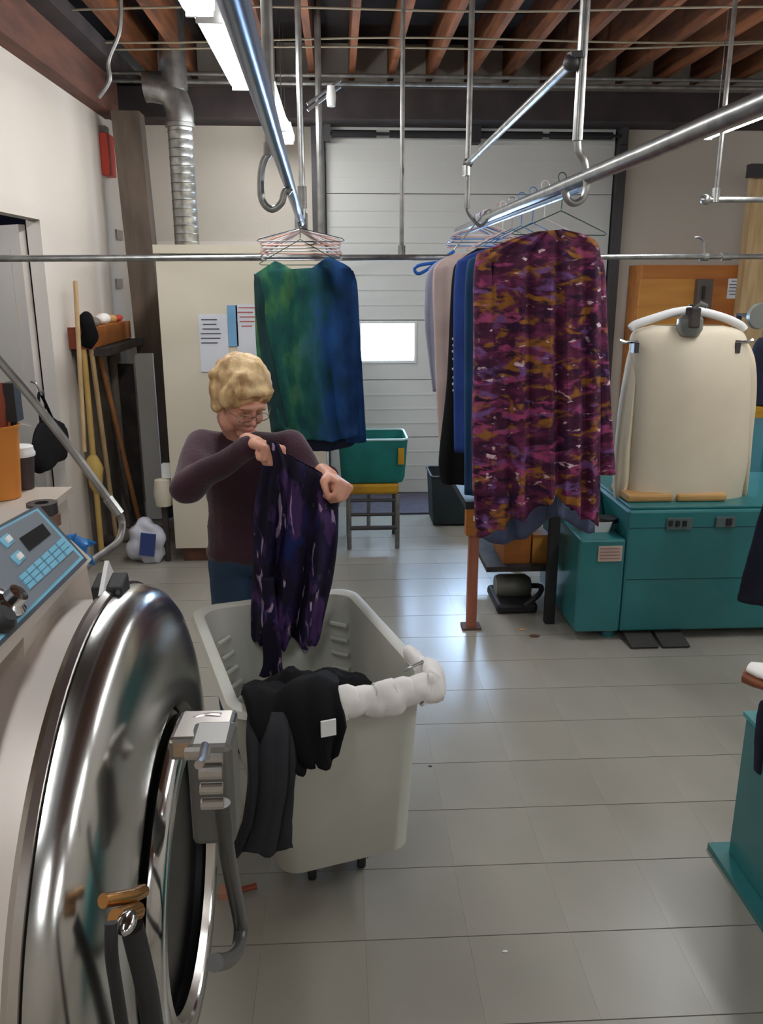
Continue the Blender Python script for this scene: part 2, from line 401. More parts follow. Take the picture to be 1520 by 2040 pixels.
# ------------------------------------------------------------------ ceiling services
def services():
    for k,(y,z) in enumerate(((6.3,3.14),(6.3,3.09))):
        obj('conduit', tb([(XL+.1,y,z),(XR,y,z)], .014), galvd, label=['upper of the two long steel conduits in front of the dark ceiling beam','lower of the two long steel conduits in front of the dark ceiling beam'][k], cat='pipe')
    for k,(ya,za) in enumerate(((80,3.22),(92,3.20),(18,3.21))):
        p = [P(x, ya + 5*math.sin(x/170+k)+ (6 if k==1 else 0)*math.sin(x/400), z=za) for x in range(-60 if k else -60, 1640, 60)]
        obj('cable', tb(p, .006, 6), mat('dusty_cable',(150,138,116),.7), label=['pale cable strung across the room just under the joists','thinner sagging cable strung just below the pale one','uppermost pale cable crossing the joists at the top of the photo'][k], cat='cable')
    for n,(x,Y,ya,yb,lab) in enumerate(((800,4.74,-60,508,'long steel hanger rod before the bright middle of the garage door'),(1425,4.5,-60,395,'steel drop rod ending at the right elbow pipe'))):
        a = P(x,yb,Y=Y); t = thing('hanger_rod', lab, 'rod', a)
        obj('rod', tb([a,(a.x,a.y,ZC)], .012), galvd, t)
        obj('fitting', tb([(a.x,a.y,a.z-.02),(a.x,a.y,a.z+.05)], .021), galv, t, smooth=True)
services()
# dangling curved strap at upper left
obj('cable_strap', tb(smooth_pts([V((P(238,60,Y=5.0).x+.02,5.0,3.245)),P(238,60,Y=5.0),P(216,120,Y=5.0),P(218,160,Y=5.0),P(196,194,Y=5.0)]), .012, 8), galvd, label='curved pale strap dangling near the upper left wall', cat='strap', smooth=True)
# cross pipe at y 515
p0 = P(-8,515,Y=4.2); p1 = P(1560,511,Y=5.2)
cp = thing('cross_pipe', 'long horizontal steel pipe running across the whole room behind the clothes', 'pipe', (p0+p1)/2)
obj('pipe', tb([p0,p1], .016, 12), galv, cp, smooth=True)
obj('coupling', tb([p0+(p1-p0)*.9,p0+(p1-p0)*.915], .022, 12), galv, cp, smooth=True)
# right elbow pipe
e0 = P(1405,398,Y=4.5); e1 = P(1600,398,Y=4.5)
ep = thing('elbow_pipe', 'short horizontal steel pipe with an elbow under the right fluorescent light', 'pipe', e0)
obj('pipe', tb([e0,e1], .014, 12), galv, ep, smooth=True); obj('elbow', ball(B(), e0, .026), galv, ep, smooth=True)
h0 = P(1400,512,Y=5.08)
hk = thing('pipe_hook', 'small bent steel hook above the cross pipe at right', 'hook', h0)
obj('bent_rod', tb(smooth_pts([h0+V((0,0,-.015)),h0+V((.0,-.02,.0)),h0+V((0,0,.08)),h0+V((-.03,0,.11)),h0+V((-.06,0,.11))]), .008,8), galvd, hk, smooth=True)
obj('saddle', tb([h0+V((-.02,0,-.0)),h0+V((.03,0,-.0))], .024,12), galv, hk)

# left rail: flat bar, steel blue
LR = [P(420,-60,z=2.05), P(600,445,z=2.05)]
XLR = -.125
lr = thing('clothes_rail', 'straight steel clothes rail running above the woman to the green top', 'rail', (XLR,2.5,2.05))
obj('bar', tb([(-.07,-.4,2.05),(-.115,1.7,2.05),(-.168,4.3,2.05)], .0165, 12), mat('blue_grey_steel',(140,160,190),.3,.8), lr, smooth=True)
obj('end_block', bx((-.20,4.3,2.02),(-.14,4.42,2.1)), galvd, lr)
# left rail hangers: J hook with oval, rods
def hookpts(t, pts, m, r=.013, name='hook'):
    obj(name, tb(smooth_pts(pts), r, 10), m, t, smooth=True)
# left support (Y 2.5)
t = thing('rail_support', 'steel drop rod with oval hook under the left rail', 'rail support', (-.13,2.5,2.05))
obj('rod', tb([P(540,300,Y=2.5), V((P(540,300,Y=2.5).x,2.5,ZC))], .016, 10), galvd, t, smooth=True)
obj('socket', tb([P(540,310,Y=2.5), P(540,285,Y=2.5)], .021, 10), galvd, t, smooth=True)
hookpts(t, [P(x,y,Y=2.5) for x,y in ((540,300),(524,325),(519,365),(523,400),(541,417),(560,405),(566,385),(572,378),(580,384))], galv, .010)
t = thing('rail_support', 'thin steel drop rod holding the far end of the left rail', 'rail support', (-.16,4.3,2.1))
obj('rod', tb([V((-.16,4.3,2.07)), V((-.16,4.3,ZC))], .015, 10), galv, t, smooth=True)
obj('socket', tb([V((-.16,4.3,2.12)), V((-.16,4.3,2.22))], .022, 10), galvd, t, smooth=True)
# far post and fixture right of it
a = P(640,480,Y=5.6)
t = thing('ceiling_post', 'dull steel post with sensor lamp bracket behind the left rail', 'post', (a.x,5.6,2))
obj('post', tb([V((a.x,5.6,2.0)),V((a.x,5.6,ZC))], .02, 10), galvd, t)
b0 = P(612,208,Y=5.55); b1 = P(678,160,Y=5.55)
obj('bracket_arm', tb([b0,b1], .009, 8), galv, t); obj('bracket_arm', tb([b0+V((0,.02,-.03)),b1+V((0,.02,-.03))], .009, 8), galv, t)
c0 = P(660,214,Y=5.55); obj('sensor_bulb', la([(.001,0),(.025,.005),(.03,.06),(.022,.12),(.001,.125)], c0, 'z', 14), whitep, t, smooth=True)

# right rail
RR = [(1640,150,None),(1520,203),(1400,250),(1300,296),(1200,345),(1100,387),(1000,432),(912,474)]
rp = [P(r[0],r[1],z=2.12) for r in RR]
rp = [V((.80,-.3,2.12)), V((.83,1.0,2.12))] + [V((.85+.0*p.x,p.y,2.12)) for p in rp[1:3]] + [V((.855,p.y,2.12)) for p in rp[3:-1]] + [V((.87,6.2,2.12))]
rr = thing('clothes_rail', 'thick polished steel clothes rail holding the patterned tunic', 'rail', (.85,3,2.12))
obj('pipe', tb(rp, .0245, 16), galv, rr, smooth=True)
obj('glide_strip', tb([(.854,3.05,2.086),(.866,6.1,2.086)], .010, 8), mat('blue_grey_steel',(140,160,190),.3,.8), rr, smooth=True)
# right supports
Y1 = 2.95
t = thing('rail_support', 'long drop rod with hook gripping the right rail near the tunic', 'rail support', (.86,Y1,2.12))
a = P(1150,280,Y=Y1)
obj('rod', tb([a, V((a.x,Y1,ZC))], .017, 10), galv, t, smooth=True)
obj('collar', tb([P(1148,118,Y=Y1),P(1148,105,Y=Y1)], .03, 10), steeld, t)
hookpts(t, [P(x,y,Y=Y1) for x,y in ((1150,282),(1152,300),(1163,320),(1167,345),(1168,375),(1160,397),(1143,405),(1130,396),(1124,378))], galv, .012)
t = thing('rail_support', 'drop rod with bent foot holding the far right rail behind the first', 'rail support', (.8,4.8,2.12))
a = P(930,415,Y=4.8)
obj('rod', tb([a, V((a.x,4.8,ZC))], .016, 10), galvd, t, smooth=True)
obj('socket', tb([P(929,350,Y=4.8), P(929,330,Y=4.8)], .024, 10), galv, t, smooth=True)
hookpts(t, [a, a+V((.02,0,-.04)), a+V((.08,0,-.09)), V((.862,4.8,2.15))], galvd, .010)
a = P(1138,125,Y=Y1); b = P(932,325,Y=4.8)
br = thing('brace_pipe', 'bright slanting steel brace pipe between the two right drop rods', 'pipe', (a+b)/2)
obj('pipe', tb([a,b], .0165, 12), galv, br, smooth=True)
for q in (a,b): obj('clamp', ball(B(), q, .027), steeld, br, smooth=True)

# fluorescent fixtures
def fixture(x, y, z, label, grp=None, ln=1.22):
    t = thing('fluorescent_light', label, 'light', (x,y,z), grp)
    obj('housing', prism([(x-.05,z+.06),(x+.05,z+.06),(x+.03,z+.10),(x-.03,z+.10)],'y',y-ln/2,y+ln/2), whitep, t)
    b = B()
    sec = [(x-.06,z+.058),(x-.058,z+.02),(x-.035,z-.002),(x+.035,z-.002),(x+.058,z+.02),(x+.06,z+.058)]
    obj('lens', prism(sec,'y',y-ln/2+.015,y+ln/2-.015), tubem, t)
    for s in (-1,1): obj('end_cap', bx((x-.052,y+s*(ln/2-.008)-.007,z-.004),(x+.052,y+s*(ln/2-.008)+.007,z+.062)), whitep, t)
    for s in (-.35,.35): obj('hanger_wire', tb([(x,y+s*ln,z+.1),(x,y+s*ln,ZC)], .003, 6), galvd, t)
    return t
for k,(x,y,lab) in enumerate(((-.48,4.24,'large bright strip light crossing the top left beside the rail'),(-.375,5.46,'second strip light of the left row, beyond the gap'),(-.355,6.36,'short farthest strip light of the left row'),
        (-.505,2.98,'strip light of the left row nearest the camera in view'))):
    fixture(x, y, 2.75, lab, ln=.55 if k == 2 else 1.2)
for k,(x,y) in enumerate(((2.21,4.68),(2.28,3.4),(2.39,2.5),(2.39,.6),(-.45,.2),(.4,-1.6),(2.6,-1.6))):
    fixture(x, y, 2.60 if k < 2 else 2.66 if k < 4 else 2.75, ['bright strip light at the right edge ending above the elbow pipe','second strip light of the right row','third strip light of the right row','strip light of the right row above the near press','strip light above the camera by the washer','strip light behind the camera at left','strip light behind the camera at right'][k])
fixture(XL-1.0, 4.0, 2.42, 'unseen strip light added to brighten the side room beyond the left doorway')  # added lamp out of view, lifts the dim door reveal and leaf

# duct
dx = P(372,470,Y=6.2).x
du = thing('vent_duct', 'shiny galvanised spiral duct with an elbow beside the taupe post', 'duct', (dx,6.2,2.0))
prof = []
z = 1.99
while z < 2.82: prof += [(.085,z),(.085,z+.045),(.089,z+.05),(.085,z+.055)]; z += .055
obj('pipe', la(prof, (dx,6.2,0), 'z', 24), galv, du, smooth=True)
obj('elbow', tb(smooth_pts([(dx,6.2,2.80),(dx,6.2,2.9),(dx-.05,6.2,3.0),(dx-.16,6.2,3.03),(dx-.22,6.2,3.03)]), .093, 24), galv, du, smooth=True)
obj('collar', la([(.089,2.78),(.1,2.785),(.1,2.81),(.089,2.815)],(dx,6.2,0),'z',24), galv, du, smooth=True)
obj('riser', tb([(dx-.02,6.2,3.02),(dx-.02,6.2,ZC)], .086, 20), galv, du, smooth=True)

# orange wooden cupboard right
a = P(1245,1000,Y=6.6); b = P(1508,528,Y=6.6)
ow = thing('wooden_cupboard', 'orange-brown wooden cupboard against the back wall at right', 'cupboard', ((a.x+b.x)/2,6.75,0))
obj('carcass', bx((a.x,6.62,0),(b.x,6.94,b.z)), orangew, ow)
c = P(1265,700,Y=6.6); d = P(1392,556,Y=6.6)
obj('door', bx((c.x,6.605,.2),(d.x,6.619,d.z)), honeyw, ow)
c = P(1398,700,Y=6.6); d = P(1498,556,Y=6.6)
obj('door', bx((c.x,6.605,.2),(d.x,6.619,d.z)), orangew, ow)
c = P(1380,622,Y=6.59); d = P(1416,556,Y=6.59)
sw = thing('dark_wall_box', 'small dark box fixed to the wooden cupboard above the form\'s clamp', 'box', ((c.x+d.x)/2,6.55,c.z))
obj('body', bx((c.x,6.53,c.z),(d.x,6.604,d.z)), mat('brown_grey',(92,82,76),.6), sw, bev=.006)
obj('lever', bx((c.x+.03,6.51,c.z+.1),(c.x+.05,6.53,c.z+.2)), blackm, sw); obj('white_foot', bx((c.x,6.52,c.z-.03),(d.x,6.604,c.z-.001)), whitep, sw)
sheet('taped_notice','small white printed notice on the orange wooden cupboard',1447,555,1485,595,6.603,paperm,rl(5,.85,.2))
obj('wall_plank', bx((P(1506,330,Y=6.5).x,6.5,0),(P(1506,330,Y=6.5).x+.2,6.6,2.55)), palew, label='tall pale plank at the right edge beside the wooden cupboard', cat='plank')
obj('wall_bracket', bx((P(1500,330,Y=6.4).x,6.42,P(1500,352,Y=6.4).z),(P(1500,330,Y=6.4).x+.14,6.498,P(1500,325,Y=6.4).z)), steeld, label='small dark bracket on the tall pale plank at the right edge', cat='bracket')

# ------------------------------------------------------------------ washer (foreground left)
CY, CZ = 1.09, .90
ws = thing('washing_machine', 'huge stainless front-loading washer in the left foreground with a round door and slanted control panel', 'washing machine', (-.75,1.09,0))
obj('drum_shell', la([(.30,-1.15),(.42,-1.13),(.425,-1.10),(.425,-.345),(.43,-.34)], (0,CY,CZ), 'x', 96), shell, ws, smooth=True)
obj('flange', la([(.42,-.345),(.452,-.343),(.457,-.335),(.453,-.326),(.44,-.322)], (0,CY,CZ), 'x', 120), inox, ws, smooth=True, label='polished rolled rim of the drum')
obj('front_dome', la([(.449,-.323),(.447,-.308),(.439,-.292),(.424,-.280),(.40,-.271),(.37,-.265),(.33,-.259),(.28,-.254),(.262,-.256),(.255,-.275),(.25,-.30)], (0,CY,CZ), 'x', 120), mat('polished_dome', (196,196,192), 0.2, 1.0, scale=3, var=.04), ws, smooth=True, label='mirror-like domed front')
obj('inner_basket', la([(.25,-.275),(.245,-.42),(.2,-.55),(.001,-.56)], (0,CY,CZ), 'x', 64), mat('basket_metal',(120,118,114),.3,.9), ws, smooth=True)
dr = obj('door', la([(.205,-.262),(.226,-.268),(.243,-.262),(.247,-.248),(.240,-.234),(.226,-.228),(.208,-.232),(.2,-.245)], (0,CY,CZ), 'x', 96, True), chrome, ws, smooth=True, label='chrome ring door')
glm = mat('dark_door_glass', (14,15,15), .3, spec=.3)
obj('door_gasket', la([(.2035,-.243),(.2005,-.243),(.199,-.30),(.203,-.30)], (0,CY,CZ), 'x', 64, True), rubber, dr, smooth=True)
obj('glass', la([(.203,-.262),(.17,-.280),(.12,-.305),(.001,-.32)], (0,CY,CZ), 'x', 48), glm, dr, smooth=True)
obj('inner_rim', la([(.186,-.243),(.196,-.250),(.204,-.246),(.204,-.236),(.194,-.232)], (0,CY,CZ), 'x', 64, True), inox, dr, smooth=True)
# top clip on the flange
c = P(222,1178,X=-.335)
M = rot(c,'X',math.radians(12))
cl_ = B(); box(cl_, (c.x-.022,c.y-.022,c.z-.03),(c.x+.022,c.y+.022,c.z+.02), M)
obj('rim_clip', cl_, rubber, ws, bev=.003)
obj('clip_plate', bx((c.x-.006,c.y-.03,c.z-.012),(c.x+.0,c.y+.03,c.z+.036), rot(c,'X',math.radians(38))), whitep, ws)
# latch / hinge block upper right of the door
p = P(420,1475,X=-.17)
hb = obj('latch_block', bx((p.x-.045,p.y-.045,p.z-.006),(p.x+.03,p.y+.045,p.z+.024), rot(p,'X',math.radians(-6))), inox, ws, bev=.006)
obj('latch_arm', tb(smooth_pts([P(352,1490,X=-.22),P(378,1452,X=-.20),P(410,1440,X=-.18),P(440,1440,X=-.16)]), .013, 10), inox, ws, smooth=True)
q = P(432,1560,X=-.16)
obj('latch_body', bx((q.x-.03,q.y-.03,q.z-.07),(q.x+.025,q.y+.035,q.z+.07)), mat('grey_casting',(120,118,114),.4,.6), ws, bev=.008)
for k,(x,y) in enumerate(((410,1500),(436,1512),(434,1540),(436,1570),(438,1600))):
    a = P(x,y,X=-.135); obj('bolt', tb([a+V((-.02,0,0)),a+V((.004,0,0))], .0065, 8), inox, ws)
obj('latch_lever', tb([P(408,1485,X=-.13),P(402,1515,X=-.12),P(396,1524,X=-.12)], .004, 8), inox, ws, smooth=True)
hp = [P(x,y,X=-.14) for x,y in ((443,1600),(450,1680),(462,1750),(474,1810),(480,1850),(474,1890),(455,1912),(428,1918))]
obj('door_handle', tb(smooth_pts(hp), .0095, 12), mat('handle_grey',(96,94,92),.35,.6), ws, smooth=True)
# drop hoses and brass fitting in front of the dome
hd = P(245,1800,X=-.235)
obj('brass_valve', tb([P(205,1795,X=-.245),P(262,1785,X=-.225),P(285,1775,X=-.22)], .0075, 10), brass, ws, smooth=True)
obj('brass_valve', tb([P(232,1830,X=-.23),P(272,1815,X=-.22)], .010, 10), brass, ws, smooth=True)
obj('valve_knob', ball(B(), P(252,1838,X=-.215), (.010,.016,.008)), chrome, ws, smooth=True)
for pts,rad in ((((222,1838),(222,1900),(232,1970),(246,2060),(260,2150)),.0065),(((262,1842),(276,1900),(292,1970),(306,2060),(315,2150)),.0125)):
    obj('hose', tb(smooth_pts([P(x,y,X=-.225) for x,y in pts]), rad, 10), rubber, ws, smooth=True)
# housing box and console
obj('housing', prism([(.985,1.27),(1.03,1.16),(1.25,1.0),(1.30,1.20),(1.272,1.358),(1.0,1.358)],'x',-.95,-.405), creamp, ws)
obj('plinth', bx((-1.15,.7,0),(-.42,1.48,.52)), creamp, ws)
# control panel: sloped face
PB0, PT0 = V((-.398,0,1.362)), V((-.470,0,1.432))
slope = (PT0-PB0).normalized(); pn = V((slope.z,0,-slope.x)).normalized()
def pp(x, y, off=0.0):
    v = fw + rt*((x-760)/F) - up*((y-1020)/F)
    t = (PB0+pn*off-CAM).dot(pn)/v.dot(pn)
    return CAM+v*t
def slab(pts, t0, t1):
    b = B(); A = [b.verts.new(pp(x,y)+pn*t0) for x,y in pts]; C2 = [b.verts.new(pp(x,y)+pn*t1) for x,y in pts]
    b.faces.new(A); b.faces.new(C2[::-1]); n = len(pts)
    for i in range(n): b.faces.new((A[i],A[(i+1)%n],C2[(i+1)%n],C2[i]))
    return b
corner = [(70,1012),(168,1122),(-60,1348),(-150,1130)]
obj('console_body', prism([(-.396,1.352),(-.47,1.436),(-.62,1.446),(-.80,1.43),(-.80,1.36)],'y',.62,1.275), creamp, ws)
cp_ = obj('control_panel', slab(corner,.0006,.008), panelk, ws, label='dark framed control panel with a pale blue outline')
obj('outline', slab([(68,1020),(160,1119),(-60,1336),(-148,1135)],.008,.0086), panelb, cp_)
obj('panel_face', slab([(66,1026),(151,1118),(-60,1328),(-146,1140)],.0086,.0094), panelg, cp_)
obj('display', slab([(76,1052),(93,1074),(50,1108),(30,1082)],.0094,.0105), lcd, cp_)
for i in range(6):
    for j in range(3):
        x = 130-i*15; y = 1098+i*13.6
        x -= (2-j)*8; y -= (2-j)*8.5
        obj('key', slab([(x,y),(x+7,y+7.5),(x-5,y+18.5),(x-12,y+11)],.0094,.0115), panelb, cp_)
for (x,y) in ((12,1078),(34,1112)):
    obj('push_button', slab([(x-8,y-6),(x+8,y+10),(x-6,y+24),(x-24,y+8)],.0094,.011), panelb, cp_)
    obj('push_button', slab([(x-6,y+0),(x+2,y+9),(x-5,y+16),(x-14,y+7)],.011,.014), whitep, cp_)
c = pp(16,1204,.012)
Mq = Matrix.Translation(c) @ pn.to_track_quat('Z','Y').to_matrix().to_4x4()
b = B(); lathe(b, [(.022,0),(.022,.006),(.014,.010),(.013,.022),(.001,.023)], (0,0,0), 'z', 20); bmesh.ops.transform(b, matrix=Mq, verts=b.verts)
obj('rotary_switch', b, chrome, cp_, smooth=True)
c = pp(-2,1238,.012); Mq = Matrix.Translation(c) @ pn.to_track_quat('Z','Y').to_matrix().to_4x4()
b = B(); lathe(b, [(.019,0),(.019,.008),(.012,.016),(.001,.017)], (0,0,0), 'z', 20); bmesh.ops.transform(b, matrix=Mq, verts=b.verts)
obj('stop_knob', b, rubber, cp_, smooth=True)
# blue film peeling off the panel end
b = B(); g = [[None]*7 for _ in range(5)]
for i in range(5):
    for j in range(7):
        p = P(128+i*13, 1068+j*7+i*2.5, X=-.43) ; g[i][j] = b.verts.new(p+V((.008*math.sin(i*2+j),.006*math.cos(j*1.7),.006*math.sin(j*2.1+i))))
for i in range(4):
    for j in range(6): b.faces.new((g[i][j],g[i+1][j],g[i+1][j+1],g[i][j+1]))
o = obj('blue_film', b, bluep, label='crumpled blue plastic film at the corner of the control panel', cat='film', smooth=True)
o.modifiers.new('s','SOLIDIFY').thickness = .0015
# bent grey arm
ar = thing('bent_arm', 'slanting grey metal arm coming from the left edge down behind the control panel', 'arm', P(235,1060,Y=1.9))
a1 = [P(-60,650,Y=1.9),P(60,790,Y=1.9),P(150,905,Y=1.9),P(236,1022,Y=1.9)]
obj('flat_bar', tb(a1,(.010),8), galvd, ar)
obj('tube', tb(smooth_pts([P(236,1018,Y=1.9),P(244,1045,Y=1.9),P(236,1078,Y=1.85),P(205,1103,Y=1.75),P(176,1124,Y=1.6),P(160,1140,Y=1.5)]),.009,10), galvd, ar, smooth=True)
obj('end_sleeve', tb([P(214,992,Y=1.9),P(238,1024,Y=1.9)],.013,8), galv, ar)

# ------------------------------------------------------------------ shelf unit behind the washer with cup, bucket and roll
sh = thing('machine_cabinet', 'cream machine cabinet behind the washer carrying the cup and the orange bucket', 'cabinet', (-1.2,2.2,0))
obj('body', bx((-1.62,1.72,.0),(-.83,2.5,1.15)), creamp, sh, bev=.01)
obj('top', bx((-1.63,1.70,1.15),(-.82,2.52,1.17)), creamp, sh)
c = P(48,972,z=1.172)
cu = thing('coffee_cup', 'dark paper coffee cup with a white lid on the cream cabinet', 'cup', c)
obj('cup', la([(.001,0),(.030,0),(.040,.105),(.036,.105)], c, 'z', 28), mat('dark_brown_card',(62,50,50),.6), cu, smooth=True)
obj('lid', la([(.043,.1),(.044,.108),(.040,.116),(.039,.128),(.034,.131),(.001,.127)], c, 'z', 28), whitep, cu, smooth=True)
c = P(8,990,z=1.172)
bu = thing('orange_bucket', 'orange bucket with brushes standing at the left edge', 'bucket', c)
obj('bucket', la([(.001,0),(.048,0),(.062,.205),(.066,.205),(.066,.212),(.058,.212),(.045,.01),(.001,.01)], c, 'z', 28), orangep, bu, smooth=True)
bt = thing('red_bottle', 'red handled brush in the orange bucket at the left edge', 'brush', c+V((.01,.0,.02)))
obj('handle', tb([c+V((-.01,0,.015)),c+V((.028,.01,.27)),c+V((.032,.012,.33))],[.011,.014,.010],10), mat('dull_red',(150,66,44),.5), bt, smooth=True)
bt2 = thing('black_brush', 'black scrubbing brush standing in the orange bucket', 'brush', c+V((.03,.02,.02)))
obj('handle', tb([c+V((.026,.012,.02)),c+V((.048,.026,.25))],.009,8), rubber, bt2, smooth=True)
b = bx((c.x+.034,c.y+.0,c.z+.22),(c.x+.064,c.y+.05,c.z+.33)); obj('bristle_head', b, rubber, bt2)
c = P(88,1046,z=1.172)
rl_ = thing('tape_roll', 'brown tape roll on the cream cabinet behind the control panel', 'tape', c)
obj('tape', la([(.018,0),(.042,0),(.042,.03),(.018,.03)], c, 'z', 24, True), mat('brown_tape',(120,92,80),.4), rl_, smooth=True)
obj('core', la([(.0155,.0),(.0178,.0),(.0178,.031),(.0155,.031)], c, 'z', 24, True), palew, rl_, smooth=True)
obj('tape_roll', la([(.018,.031),(.038,.031),(.038,.06),(.018,.06)], c, 'z', 24, True), mat('dark_tape',(58,52,54),.4), label='dark tape roll lying on top of the brown tape roll', cat='tape', smooth=True)

# ------------------------------------------------------------------ left wall: bag, mops, ledge, clutter
c = P(100,890,X=-1.585)
bg = thing('black_bag', 'black cloth bag hanging on the white wall left of the mops', 'bag', c)
b = B(); ball(b, c, (.05,.28,.155), u=24, v=16)
for v in b.verts:
    if v.co.z < c.z-.09: v.co.z = c.z-.09-(c.z-.09-v.co.z)*.3
noisy(b,.02,9); obj('body', b, blackc, bg, smooth=True)
obj('strap', tb(smooth_pts([c+V((0,-.1,.12)),c+V((-.02,-.02,.3)),c+V((0,.1,.12))]),.008,8), blackc, bg, smooth=True)
obj('wall_hook', tb(smooth_pts([c+V((-.058,-.02,.36)),c+V((-.03,-.02,.345)),c+V((-.01,-.02,.29)),c+V((.0,-.02,.31))]),.006,8), galv, label='small steel hook in the white wall above the black bag', cat='hook')
# outlet and light switch boxes
ld = thing('wall_ledge', 'rough wooden ledge board on the left wall behind the mops', 'ledge', (-1.56,6.0,1.38))
obj('board', bx((XL+.001,5.28,1.38),(-1.50,6.25,1.50)), orangew, ld); obj('end_face', bx((XL+.001,5.265,1.375),(-1.49,5.279,1.505)), mat('red_brown_end',(150,72,52),.7), ld)
obj('shelf_board', bx((XL+.001,5.30,1.33),(-1.42,6.25,1.375)), rubm, ld)
for k,(y,m,s) in enumerate(((5.5,dirtyg,.04),(5.72,whitec,.05),(5.95,tanpad,.04),(6.12,redm,.035))):
    b = B(); ball(b, (-1.55,y,1.502+s*.62), (s,s*1.4,s*.7)); noisy(b,.012,20,k)
    obj('rag', b, m, label=['grimy grey rag on the wooden ledge, nearest the mops','white rag on the wooden ledge','tan rag on the wooden ledge','small red rag at the far end of the wooden ledge'][k], cat='rag', smooth=True)
obj('wall_lower_panel', bx((XL,5.36,.0),(XL+.02,6.9,1.32)), dirtyg, kind='structure')
def stick(name, label, cat, pts, X0, r, m, head=None):
    P0 = P(*pts[0][:2], **pts[0][2]); P1 = P(*pts[1][:2], **pts[1][2])
    P0, P1 = [P(*pts[k][:2], X=-1.565) if q.x < -1.565 else q for k, q in enumerate((P0, P1))]
    if P0.z > .03: P0 = P1+(P0-P1)*((P1.z-.018)/(P1.z-P0.z)) if name != 'batten' else P0
    t = thing(name, label, cat, P0); obj('handle', tb([P0,P1], r, 10), m, t, smooth=True); return t, P0, P1
t,a,b_ = stick('mop','leaning mop with a pale handle and black head upwards by the ledge','mop',((232,1075,dict(z=.02)),(178,668,dict(Y=5.28))),0,.016,palew)
b = B(); ball(b, b_+V((.0,-.02,.02)), (.05,.04,.12)); noisy(b,.03,14,3); obj('mop_head', b, blackc, t, smooth=True)
t,a,b_ = stick('broom','brown wooden broom leaning with its foot nearest the plastic bag','broom',((282,1060,dict(z=.03)),(192,680,dict(Y=5.42))),0,.017,broomw)
obj('broom_head', bx(tuple(a+V((-.14,-.03,-.03))),tuple(a+V((.14,.03,.03)))), mat('dark_red_brush',(110,34,36),.7), t)
t,a,b_ = stick('mop','leaning mop with a yellow handle left of the black headed mop','mop',((200,1070,dict(z=.02)),(166,690,dict(X=-1.585))),0,.018,mat('mustard_handle',(196,162,92),.6))
b = B(); ball(b, a.lerp(b_,.42), (.05,.05,.14)); noisy(b,.025,12,5); obj('sponge_head', b, mat('yellow_sponge',(204,172,96),.9), t, smooth=True)
stick('batten','thin pale batten standing against the left wall above the ledge','batten',((168,900,dict(X=-1.60)),(150,560,dict(X=-1.625))),0,.014,palew)
stick('squeegee_pole','grey pole leaning between the mops and the broom','pole',((262,1050,dict(z=.02)),(205,700,dict(Y=5.6))),0,.015,galvd)
t,a,b_ = stick('batten','wide grey weathered board leaning behind the broom','board',((254,1052,dict(z=.02)),(222,700,dict(Y=6.0))),0,.03,dirtyg)
bd = P(310,1000,Y=6.2)
obj('white_panel', bx((bd.x-.07,6.19,.02),(bd.x+.06,6.22,1.27)), whitep, label='narrow white panel standing right of the brooms against the taupe post', cat='panel')
obj('dark_sheet', bx((P(245,1000,Y=6.1).x-.03,6.14,.02),(bd.x-.08,6.18,1.2)), rubm, label='dark dirty sheet of board behind the leaning brooms', cat='board')
c = P(338,990,Y=5.15)
b = B(); ball(b, (P(338,990,Y=5.1).x,5.1,c.z), (.06,.06,.10)); noisy(b,.02,12)
t = thing('box_fan_heater', 'small cream cylinder fixed low on the left side of the cream enclosure', 'heater', c)
obj('body', la([(.001,-.09),(.05,-.08),(.062,0),(.05,.09),(.001,.10)], (-1.135,5.25,c.z), 'z', 20), cab_w, t, smooth=True)
obj('bracket', bx((-1.135,5.24,c.z+.10),(-1.071,5.30,c.z+.19)), whitep, t)
obj('stand', tb([(-1.135,5.25,0),(-1.135,5.25,c.z-.08)],.02,10), rubm, t)
# plastic bag on the floor
c = P(296,1118,z=0)
pb = thing('plastic_bag', 'white plastic bag with a blue print standing on the floor left of the enclosure', 'bag', c)
b = B(); ball(b, c+V((0,0,.13)), (.12,.08,.15), u=28, v=18); noisy(b,.035,16,9)
for v in b.verts: v.co.z = max(v.co.z, .002)
obj('bag', b, mat('milky_plastic',(206,206,216),.4,scale=12,var=.15), pb, smooth=True)
obj('blue_label', bx((c.x-.045,c.y-.098,.07),(c.x+.05,c.y-.085,.22), rot(c,'Y',.15)), mat('blue_print',(52,72,130),.5), pb)
for k,(x,y,m,sx,sz,lab) in enumerate(((205,1088,rubm,.09,.05,'dark crumpled rag on the floor under the yellow mop'),(322,1062,mat('dull_red',(150,66,44),.5),.06,.03,'dark red rag on the floor behind the plastic bag'),(246,1078,dirtyg,.07,.05,'grey rag heap between mop and broom feet'),(330,1030,rubm,.08,.12,'dark bundle on the floor below the cream cylinder'))):
    c = P(x,y,z=0); b = B(); ball(b, c+V((0,0,sz*.8)), (sx,sx*.7,sz)); noisy(b,.02,18,k+20)
    for v in b.verts: v.co.z = max(v.co.z, .001)
    obj('rag', b, m, label=lab, cat='rag', smooth=True)
